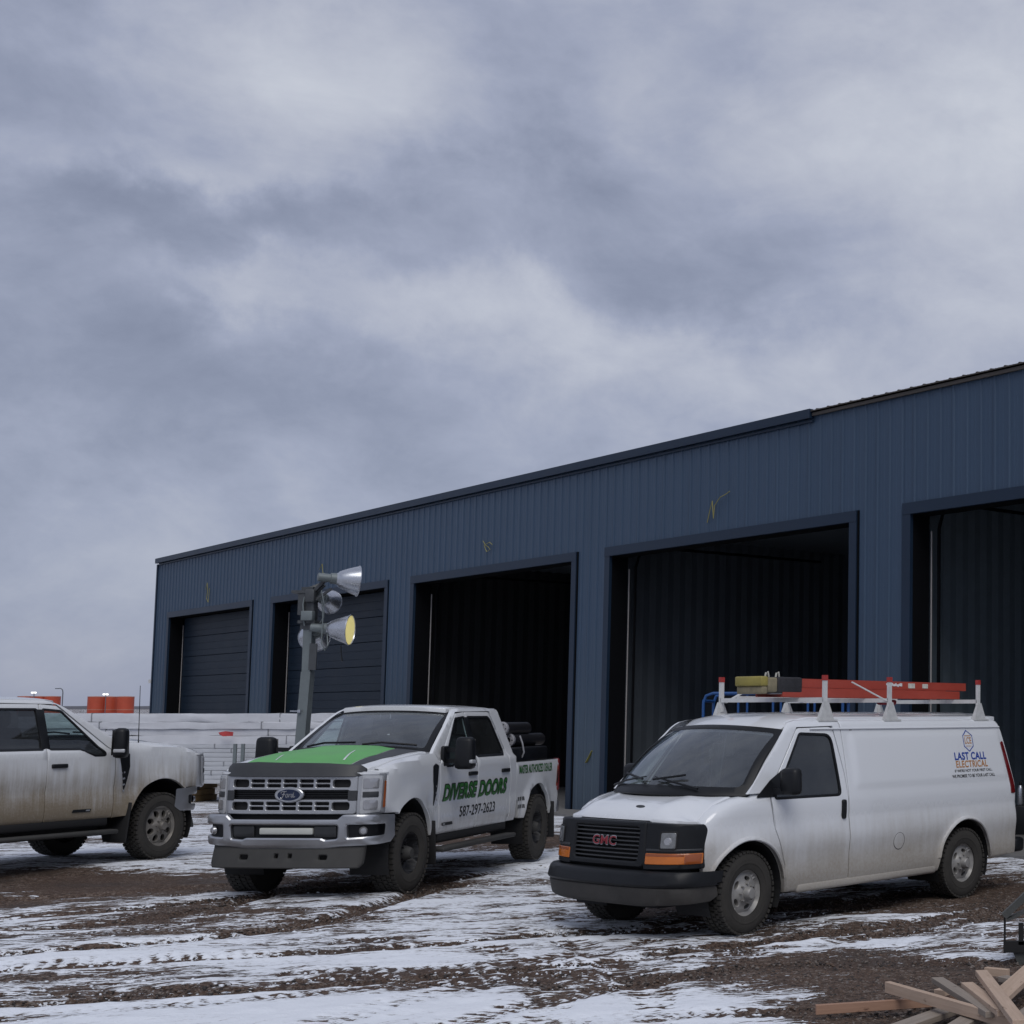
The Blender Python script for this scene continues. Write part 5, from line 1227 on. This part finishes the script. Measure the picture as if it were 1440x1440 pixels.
# ------------------------------------------------------------------ light tower behind the lettered pickup
M_galv = mat("galvanised_grey", (.17,.195,.20), .5, metal=.3, var=.12, vscale=4)
M_alu = mat("spun_aluminium", (.50,.52,.56), .28, metal=.8, var=.1, vscale=6)
M_dgalv = mat("dark_bracket_steel", (.07,.075,.08), .5, metal=.3)
M_bulb = mat("yellowed_lamp_lens", (.75,.68,.28), .35, var=.06, emit=((1,.86,.34), .42))
def build_light_tower():
    Y = 25.0; gx = bpx(425, 1010, Y)[0]; g = float(ground_z(gx, Y)); t = thing("light_tower", "grey square mast with four aluminium floodlight lamps behind the green-bonneted pickup", "light tower", (gx, Y, 0))
    L = lambda x, y, dy=0.0: tuple(np.array(bpx(x, y, Y+dy))-np.array((gx, Y, 0)))
    lean = .022
    mb = MB(); mb.bar((-.06,0,g-.05),(L(433,945)[0],0,L(433,945)[2]), .165, .165, up=(0,1,0)); mb.build("mast", M_galv, t, smooth=False)
    mb = MB(); a = L(433,946); b = L(436,868); mb.bar(a, b, (.15), .15, up=(0,1,0)); mb.build("mast_section", M_galv, t, smooth=False)
    mb = MB(); mb.bar(L(439,942,-.09), L(441,905,-.09), .13, .02, up=(0,1,0)); mb.build("mast_slot", M_dgalv, t, smooth=False)
    mb = MB(); mb.bar(L(434,885), L(436,826), .20, .20, up=(0,1,0)); mb.box(L(428,850,-.02),(.12,.22,.38)); mb.bar(L(440,884,-.1),L(440,840,-.1),.05,.05,up=(0,1,0)); mb.box(L(436,875),(.30,.28,.05)); mb.box(L(430,833),(.36,.30,.05)); mb.build("mast_head", M_dgalv, t, smooth=False)
    rbox("junction_box", L(433,866,-.16), (.20,.12,.17), .015, M_galv, t)
    rbox("junction_box", L(437,838,-.14), (.16,.10,.22), .015, M_dgalv, t)
    mb = MB(); mb.bar(L(408,1000),L(424,1000),.02,.02); mb.box(L(421,1000,-.12),(.05,.05,.05)); mb.build("latch_pin", M_alu, t, smooth=False)
    for a, b, w, h in ((L(436,842,-.05),L(456,822,-.05),.06,.05),(L(440,846,-.1),L(466,828,-.1),.04,.04),(L(434,830),L(450,824,.1),.08,.08),(L(438,836,-.1),L(458,815,-.1),.05,.06),(L(437,884,-.12),L(450,883,-.12),.10,.10)):
        mb = MB(); mb.bar(a, b, w, h, up=(0,1,0)); mb.build("lamp_arm", M_dgalv, t, smooth=False)
    def lamp(P, d, ln, rad, socket, lens=True, open_=True):
        """bell reflector on a socket: P back of the bell, d the way it shines"""
        d = Vector(d).normalized(); q = Vector((0,1,0)).rotation_difference(d).to_matrix().to_4x4(); M = Matrix.Translation(P) @ q
        mb = MB(); pr = [(.055,-socket),(.075,-socket*.96),(.075,-.10),(.095,-.09),(.10,0)]
        mb.lathe([(0,-socket)]+pr, 20, 0, M); o = mb.build("lamp", M_galv, t)
        bell = [(.10,0),(.115,ln*.08)]+[(.10+(rad-.10)*((k/9)**.72), ln*k/9) for k in range(1,10)]
        mb = MB(); mb.lathe(bell+[(rad*1.02,ln),(rad*1.02,ln-.015),(rad*.97,ln-.01)]+[(r*.97,a) for r, a in bell[::-1]], 32, 0, M); mb.build("reflector", M_alu, o)
        mb = MB(); mb.lathe([(0,ln*.985),(rad*.5,ln*.98),(rad*.96,ln*.965)], 28, 0, M); mb.build("lens", M_bulb if lens else M_lens_in, o)
        return o
    lamp(L(473,814,-.1), (.82,.56,-.06), .36, .27, .30, lens=False)
    lamp(L(461,884,-.1), (.985,.13,-.06), .38, .265, .28)
    lamp(L(455,842,.12), (-.10,.95,-.12), .30, .215, .14, lens=False)
    lamp(L(443,891,.15), (-.45,.85,-.15), .34, .26, .16, lens=False)
    mb = MB(); mb.tube([L(453,845,-.2),L(454,870,-.22),L(452,905,-.22),L(457,915,-.22),L(461,908,-.2),L(460,890,-.15)], .011, 6); mb.tube([L(452,830,-.2),L(456,850,-.25),L(455,868,-.22),L(450,876,-.2)], .010, 6); mb.tube([L(430,800+32,-.1),L(426,850,-.15),L(428,880,-.15)], .012, 6)
    mb.tube([L(456,806,-.12),L(458,812,-.14),L(462,816,-.12)], .012, 5); mb.build("lamp_cord", M_galv, t)
    mb = MB(); mb.tube([L(479,908,-.35),L(480,922,-.36),L(481,930,-.36)], [.012,.010,.016], 5); mb.build("loose_strap", M_plastic, t)
build_light_tower()

# ------------------------------------------------------------------ wrapped bundles stacked behind the trucks
M_wrap = mat("white_wrap", (.56,.57,.60), .45, var=.07, vscale=3, bump=.35, bscale=7)
M_wrap2 = mat("grey_wrap", (.47,.485,.51), .5, var=.07, vscale=3, bump=.3, bscale=9)
M_strap = mat("strap_grey", (.24,.25,.27), .6)
ORD = ["lowest","second","third","fourth","fifth","sixth","seventh","eighth","ninth","topmost"]
def build_stack():
    Y0 = 33.6; ang = R(-4); z = .44; rnd = random.Random(4)
    cx = bpx(285, 1050, Y0)[0]
    def bundle(name, lab, L, D, H, x, z, m, wob, straps, sag=0):
        t = thing(name, lab, "wrapped bundle", (x, Y0+.5, z), ang, "white wrapped bundles stacked behind the pickups")
        mb = MB(); n = 26; V = []; k = 14
        for i in range(n+1):
            xx = -L/2+L*i/n; sg = -sag*math.cos(math.pi*(i/n-.5)*1.0)+wob*(rnd.random()-.5)*.6
            for j in range(k):
                a = 2*math.pi*j/k; ca, sa = math.cos(a), math.sin(a); p = .10
                V.append((xx, D/2*math.copysign(abs(ca)**p, ca)+wob*(rnd.random()-.5), H/2+H/2*math.copysign(abs(sa)**p, sa)+sg+wob*.5*(rnd.random()-.5)))
        F = [(i*k+j, i*k+(j+1)%k, (i+1)*k+(j+1)%k, (i+1)*k+j) for i in range(n) for j in range(k)]+[tuple(range(k)), tuple(n*k+j for j in range(k))[::-1]]
        mb.add(V, F); mb.build("wrap", m, t, ang=30, recalc=True)
        for s in straps:
            mb = MB(); mb.box((s, 0, H/2), (.025, D+.02, H+.006)); mb.build("strap", M_strap, t, smooth=False)
        return t
    Hs = [.103]*9+[.20,.16,.16,.20]
    for i, H in enumerate(Hs):
        low = i < 9; top = i == len(Hs)-1
        x = cx+rnd.uniform(-.12,.12); L = 9.2+rnd.uniform(-.1,.1)
        lab = {True: "flat silver white bundle with dark straps, %s from the bottom of the stack" % ["first","second","third","fourth","fifth","sixth","seventh","eighth","ninth"][i] if low else "", False: ""}[low]
        if not low: lab = ["thick white wrapped bundle resting on the flat silver ones, sagging film", "smooth white wrapped bundle below the upper two of the stack", "white wrapped bundle just under the topmost one", "rumpled topmost white bundle of the stack under the workshop doors"][i-9]
        bundle("panel_bundle", lab, L, 1.15 if low else 1.05+.1*(i % 2), H*.998, x, z, M_wrap2 if low else M_wrap, .006 if low else .035, [(-3.2+3.1*k+rnd.uniform(-.9,.9)) for k in range(2)] if low else [(-2.4+4.1*k+rnd.uniform(-.4,.4)) for k in range(2)], 0 if low else .015); z += H
    # timber bearers under the stack
    k = 0
    for x in (-3.9,-2.1,-.4,1.35,3.1,4.3):
        for lv, zz in enumerate((.0,.146,.292)):
            k += 1; xx = cx+x*math.cos(ang)+.02*lv
            tag(rbox("timber_bearer", (xx, Y0+.45-x*math.sin(-ang), zz+.07), (.30 if lv<2 else .22, 1.35 if lv != 1 else 1.1, .14), .01, M_bear), "timber bearer under the stack of white bundles, %s pile from the left, %s layer" % (["first","second","third","fourth","fifth","sixth"][[-3.9,-2.1,-.4,1.35,3.1,4.3].index(x)], ["bottom","middle","top"][lv]), "timber", "timber bearers under the white bundles")
    # a rag of red flagging on the stack, and two upright stakes
    p = bpx(318, 1030, Y0-.3); mb = MB(); mb.add([(-.18,0,0),(.0,-.03,.03),(.17,0,.01),(.15,.02,-.08),(-.05,-.04,-.09),(-.16,.01,-.05)], [(0,1,4,5),(1,2,3,4)]); o = mb.build("flagging", mat("red_flagging",(.45,.05,.05),.6), None, smooth=False); o.location = p; tag(o, "scrap of red flagging tape on the white bundles", "flag")
    for i, x in enumerate((331, 342)):
        p0 = bpx(x, 1046, Y0-.45); mb = MB(); mb.bar((0,0,0),(0,0,p0[2]), .07, .05, up=(0,1,0)); o = mb.build("upright_stake", M_galv, None, smooth=False); o.location = (p0[0], p0[1], 0); tag(o, "%s of two grey stakes standing before the white bundles" % ("left","right")[i], "stake", "stakes before the bundles")
M_bear = mat("yellow_timber", (.26,.17,.075), .8, var=.25, vscale=5)
build_stack()

# ------------------------------------------------------------------ loads on the vehicles
def build_loads():
    bpy.context.view_layer.update()
    tk = bpy.data.objects["pickup_truck"]; M = tk.matrix_basis.copy()
    for c in ("pickup_truck",): pass
    def T(p): return M @ Vector(p)
    # black box across the bed behind the cab, tubes lying on it
    t = rbox("bed_box", (0,0,0), (1.7,1.62,.34), .03, M_plastic, None); t.matrix_world = M @ Matrix.Translation((-4.42,0,1.335)); tag(t, "long low black box filling the bed of the green-bonneted pickup", "tool box")
    M_tube = mat("black_poly_tube", (.014,.014,.016), .4, var=.2); M_end = mat("grey_tube_end", (.33,.33,.35), .5, var=.2, vscale=30)
    for lab, y, z, x0, L in (("lower black tube nearest the cab's driver side, grey ring at its end",.62,1.60,-4.10,1.35),("lower black tube in the middle of the three",.42,1.60,-4.12,1.35),("lower black tube furthest from the driver's side",.22,1.60,-4.10,1.35),("single black tube lying on top of the three others",.60,1.755,-3.88,1.0)):
        t = thing("spring_tube", lab, "tube", (0,0,0), 0, "black tubes in the pickup bed"); t.matrix_world = M @ Matrix.Translation((x0,y,z))
        mb = MB(); mb.tube([(0,0,0),(-L,0,0)], .085, 18); mb.build("tube", M_tube, t)
        mb = MB(); q = Matrix.Rotation(R(-90),4,'Z'); mb.lathe([(.034,.012),(.04,.02),(.085,.02),(.092,.012),(.092,-.05),(.085,-.06)], 22, 0, q); o = mb.build("end_ring", M_end, t, recalc=True)
        mb = MB()
        for k in range(6):
            a = 2*math.pi*k/6; mb.box((.021, .063*math.cos(a), .063*math.sin(a)), (.006,.014,.014))
        mb.build("ring_bolts", M_plastic, t, smooth=False)
    mb = MB(); mb.tube([(0,0,.10),(0,.04,.0),(-.02,.06,-.12),(-.03,.03,-.19),(-.02,.0,-.16)], [.012]*5, 6); o = mb.build("tie_strap", M_end, None); o.matrix_world = M @ Matrix.Translation((-4.12,.78,1.56)); tag(o, "pale loose strap end hanging below the black tubes", "strap")
    # extension ladder on the van rack
    vn = bpy.data.objects["cargo_van"]; M = vn.matrix_basis.copy()
    M_fib = mat("orange_fibreglass", (.36,.055,.035), .45, var=.1, vscale=3); M_al = mat("ladder_aluminium", (.42,.43,.44), .4, metal=.6); M_lab = mat("paper_label", (.55,.54,.48), .6, var=.25, vscale=25)
    def ladder(lab, x0, x1, y0, y1, z, wrapf, mats, stickers):
        t = thing("extension_ladder", lab, "ladder", (0,0,0), 0, "ladders on the van rack"); t.matrix_world = M @ Matrix.Translation((x0,0,z))
        L = x1-x0
        for y in (y0,y1):
            mb = MB(); s = 1 if y == y1 else -1
            mb.box((L/2, y, .045), (abs(L), .012, .09)); mb.box((L/2, y-.014*s, .085), (abs(L), .03, .012)); mb.box((L/2, y-.014*s, .005), (abs(L), .03, .012)); mb.build("side_rail", mats, t, smooth=False)
        n = int(abs(L)/.305)
        for k in range(n): mb = MB(); xx = math.copysign(.15+.305*k, L); mb.tube([(xx,y0,.045),(xx,y1,.045)], .016, 8); mb.build("rung", M_al, t)
        for (a, b, zz, h) in stickers:
            mb = MB(); mb.box(((a+b)/2-x0, y1+.008, zz), (abs(b-a),.004,h)); mb.build("sticker", M_lab, t, smooth=False)
        return t
    ladder("lower orange fibreglass ladder resting on the van's cross bars", -1.05, -4.05, .04, .42, 2.235, None, M_fib, [])
    t = ladder("upper orange fibreglass ladder with white stickers on the van rack", -.85, -4.20, .07, .40, 2.335, None, M_fib, [(-3.10,-3.22,.045,.055),(-3.36,-3.46,.045,.05)])
    mb = MB(); rr = random.Random(2)
    V = []; F = []
    for k in range(14): a, b = -2.72-.02*k, .02*rr.random(); mb.box((a+.85, .4085, .05+.015*(rr.random()-.5)), (.02,.003,.02+.02*rr.random()))
    mb.build("torn_label", mat("white_label",(.62,.62,.62),.6), t, smooth=False)
    # wrapped feet of the ladders: black tarred sleeve, yellow block, pale block
    M_sleeve = mat("black_sleeve", (.022,.022,.026), .7, var=.3, vscale=20, bump=.8, bscale=30); M_yel = mat("yellow_foot", (.30,.25,.06), .5, var=.2, vscale=12); M_khaki = mat("khaki_pad", (.22,.19,.12), .7, var=.3, vscale=14)
    rbox("ladder_sleeve", (-.31,.235,.02), (.36,.39,.165), .02, M_sleeve, t); rbox("ladder_pad", (-.06,.235,.02), (.14,.38,.15), .02, M_khaki, t)
    rbox("ladder_foot", (.06,.235,.055), (.10,.385,.10), .015, M_yel, t); rbox("ladder_foot", (.05,.235,-.035), (.08,.37,.08), .015, M_khaki, t)
    for x in (-.12,.03): mb = MB(); mb.tube([(x,.40,.10),(x,.41,.14),(x-.03,.41,.15),(x-.05,.40,.10)], .010, 6); mb.build("ladder_hook", M_lab, t)
    o = rbox("red_flag_roll", (0,0,0), (.26,.09,.06), .02, mat("dark_red_cloth",(.16,.012,.02),.8), None); o.matrix_world = M @ Matrix.Translation((-2.85,.30,2.19)); tag(o, "dark red rolled cloth tucked under the ladders", "cloth")
build_loads()

# ------------------------------------------------------------------ blue scissor lift standing before the fourth door, behind the van
def build_lift():
    Y = 22.6; p0 = bpx(989, 1000, Y); p1 = bpx(1185, 1000, Y); g = float(ground_z(p0[0], Y)); W = p1[0]-p0[0]; zt = bpx(989, 975, Y)[2]-g
    t = thing("scissor_lift", "blue railed scissor lift standing behind the van, only its rails in view", "lift", (p0[0], Y, g)); M_b = mat("blue_enamel", (.015,.075,.24), .45, var=.1)
    r = .024
    for y in (0,.75):
        mb = MB(); mb.tube([(0,y,1.25),(0,y,zt-.15),(.04,y,zt-.04),(.15,y,zt),(W-.15,y,zt),(W-.04,y,zt-.04),(W,y,zt-.15),(W,y,1.25)], r, 8); mb.tube([(0,y,zt-.5),(W,y,zt-.5)], r*.8, 8)
        for k in (1,2,3): mb.tube([(W*k/4,y,1.25),(W*k/4,y,zt)], r*.8, 8)
        mb.build("guard_rail", M_b, t)
    for x in (0,W): mb = MB(); mb.tube([(x,0,zt-.12),(x,.75,zt-.12)], r, 8); mb.tube([(x,0,zt-.5),(x,.75,zt-.5)], r*.8, 8); mb.build("end_rail", M_b, t)
    rbox("platform", (W/2,.37,1.2), (W+.06,.85,.12), .02, M_b, t); rbox("chassis", (W/2,.37,.42), (W*.95,.72,.36), .04, M_b, t)
    mb = MB()
    for y in (.08,.66):
        for k in range(3): z = .62+.18*k; mb.bar((.1,y,z),(W-.1,y,z+.16),.05,.08); mb.bar((.1,y+.06,z+.16),(W-.1,y+.06,z),.05,.08)
    mb.build("scissor_arms", M_greywrap, t, smooth=False)
    for x in (.3,W-.3):
        for y in (-.02,.76): mb = MB(); mb.lathe([(0,.06),(.12,.06),(.19,.05),(.19,-.05),(0,-.06)], 18, 0, Matrix.Translation((x,y,.19))); mb.build("wheel", M_tyre, t)
    mb = MB(); mb.bar((W*.30,.02,zt-.42),(W*.38,.02,zt-.9),.04,.03); mb.build("brace", M_b, t, smooth=False)
build_lift()

# ------------------------------------------------------------------ gas bottle and steel gear at the right edge
def build_right_edge():
    p = bpx(1435, 1132, 24.0); g = float(ground_z(p[0], p[1])); z1 = bpx(1434, 1100, 24.0)[2]-p[2]; zb = p[2]-g
    t = thing("gas_bottle", "small silver cylinder on a dark stand beyond the van's rear corner", "gas bottle", (p[0], p[1], g))
    mb = MB(); mb.lathe([(0,.0),(.045,.0),(.055,.02),(.055,z1-.12),(.04,z1-.07),(.02,z1-.04)], 22, 0, Matrix.Rotation(R(90),4,'X')); mb.v = [(x, y, abs(z)+zb) for x, y, z in mb.v]; mb.build("cylinder", M_alu, t, recalc=True)
    rbox("valve", (0,0,zb+z1-.02), (.05,.05,.07), .012, M_plastic, t); rbox("stand", (0,0,zb/2), (.20,.20,zb), .02, M_plastic, t)
    # corner of a steel loader attachment: ramped cheek, post, crossbar, side box
    B = 12.0; L = lambda x, y, d=0.0: tuple(np.array(bpx(x, y, B+d))-np.array((0, B, 0)))
    M_st = mat("worn_dark_steel", (.075,.078,.075), .55, metal=.2, var=.25, vscale=8, bump=.2); M_bk = mat("black_steel", (.012,.012,.012), .5, var=.2)
    t = thing("loader_frame", "dark steel corner of a loader attachment jutting in at the right edge", "loader attachment", (0,B,0))
    mb = MB(); a, b = Vector(L(1412,1288)), Vector(L(1448,1254)); mb.bar(a+Vector((0,.0,0)), b, .10, .055, up=(0,0,1)); mb.build("ramped_cheek", M_st, t, smooth=False)
    mb = MB(); mb.bar(Vector(L(1416,1293)), Vector(L(1452,1276)), .16, .02, up=(0,0,1)); mb.build("cheek_flange", M_st, t, smooth=False)
    mb = MB(); mb.bar(L(1413,1290),L(1413,1340),.018,.03,up=(0,1,0)); mb.build("post", M_bk, t, smooth=False)
    mb = MB(); mb.bar(L(1411,1331),L(1500,1331),.06,.09,up=(0,0,1)); mb.build("crossbar", M_bk, t, smooth=False)
    mb = MB(); mb.bar(L(1436,1298),L(1436,1328),.045,.06,up=(0,1,0)); mb.build("post", M_bk, t, smooth=False)
    mb = MB(); V = [L(1424,1338),L(1500,1338),L(1500,1402),L(1448,1402),L(1432,1372)]; V = [(x,y,max(z,-.02)) for x,y,z in V]; n = len(V); mb.add(V+[(x,y+.5,z) for x,y,z in V],[tuple(range(n))[::-1],tuple(range(n,2*n))]+[(i,(i+1)%n,n+(i+1)%n,n+i) for i in range(n)]); mb.build("side_plate", M_st, t, smooth=False, recalc=True)
build_right_edge()

# ------------------------------------------------------------------ heap of offcut boards
def lumber_mat(name, c1, c2, seed):
    m = bpy.data.materials.new(name); m.use_nodes = True; t = NT(m.node_tree); b = m.node_tree.nodes['Principled BSDF']; tc = t.n('ShaderNodeTexCoord').outputs['Object']
    g = t.noise(t.mapping(tc, scale=(.7,16,16), loc=(seed,0,0)), 2.6, 6, .68, 1.2); k = t.noise(t.mapping(tc, scale=(3,6,6), loc=(seed,3,0)), 2.0, 4, .6)
    c = t.mix(g, c1, c2); c = t.mix(t.smooth(k, .62, .74), c, (c1[0]*.45,c1[1]*.38,c1[2]*.33))
    t.l(c, b.inputs['Base Color']); b.inputs['Roughness'].default_value = .75
    bp_ = t.n('ShaderNodeBump'); bp_.inputs['Strength'].default_value = .3; bp_.inputs['Distance'].default_value = .004; t.l(g, bp_.inputs['Height']); t.l(bp_.outputs[0], b.inputs['Normal'])
    return m
def build_lumber():
    LM = [lumber_mat("pale_lumber",(.33,.23,.16),(.62,.47,.36),1.0), lumber_mat("reddish_lumber",(.22,.12,.08),(.46,.28,.19),5.0), lumber_mat("weathered_lumber",(.15,.12,.095),(.40,.34,.285),9.0)]
    Z = lambda x, y, z: Vector(bp_ground(x, y, z))
    def bp_ground(x, y, z):
        cx = (x-1430)/2000; cy = (838-y)/2000; th = math.atan(167/2000); D = (cx, math.cos(th)-cy*math.sin(th), math.sin(th)+cy*math.cos(th)); s = (z-2.05)/D[2]; return (D[0]*s, D[1]*s, z)
    S = [ # pixel ends of each board's upper face, height, width, thickness, material, label
      ((1147,1413,.085),(1345,1400,.085),.04,.065,1,"long reddish stud lying lowest, pointing left out of the heap"),
      ((1248,1380,.19),(1425,1430,.20),.045,.075,0,"long pale board lying slantwise across the front of the heap"),
      ((1235,1452,.07),(1340,1415,.09),.14,.04,2,"broad grey weathered plank at the near left of the heap"),
      ((1318,1458,.10),(1385,1416,.12),.13,.04,2,"broad grey plank beside the weathered one at the near edge"),
      ((1318,1374,.17),(1395,1422,.21),.085,.04,2,"weathered brown stud lying behind the long pale board"),
      ((1360,1381,.21),(1412,1421,.25),.085,.035,0,"pale split board on the middle of the heap"),
      ((1380,1364,.26),(1434,1434,.31),.085,.04,0,"pale board lying topmost, pointing down to the right"),
      ((1386,1360,.12),(1418,1363,.12),.05,.06,0,"short pale block at the back of the heap"),
      ((1396,1408,.15),(1452,1358,.19),.14,.04,0,"broad yellowish plank rising to the right edge"),
      ((1318,1390,.06),(1334,1392,.06),.09,.04,0,"short pale offcut on the gravel behind the long board"),
      ((1424,1430,.20),(1452,1431,.20),.09,.06,1,"short reddish block at the right edge of the heap"),
      ((1378,1418,.15),(1415,1428,.16),.06,.05,1,"reddish brown block wedged under the pale split board"),
      ((1410,1372,.12),(1446,1380,.12),.09,.04,2,"grey offcut under the broad yellowish plank"),
      ((1345,1442,.03),(1440,1438,.04),.12,.035,2,"dark plank on the ground under the heap"),
      ((1400,1452,.08),(1462,1408,.10),.10,.04,2,"weathered plank low at the right corner of the heap")]
    for a, b, w, h, mi, lab in S:
        A_, B_ = Z(*a), Z(*b); d = B_-A_; L = d.length; c = (A_+B_)/2; d.normalize()
        side = Vector((0,0,1)).cross(d).normalized(); up = d.cross(side)
        g = float(ground_z(c.x, c.y)); c = c-up*h/2
        o = rbox("board", (0,0,0), (L, w, h), .0025, LM[mi], None, seg=1)
        o.data.polygons.foreach_set("use_smooth", [False]*len(o.data.polygons))
        o.matrix_world = Matrix.Translation(c) @ Matrix((d, side, up)).transposed().to_4x4()
        tag(o, lab, "board", "boards in the lumber heap")
build_lumber()
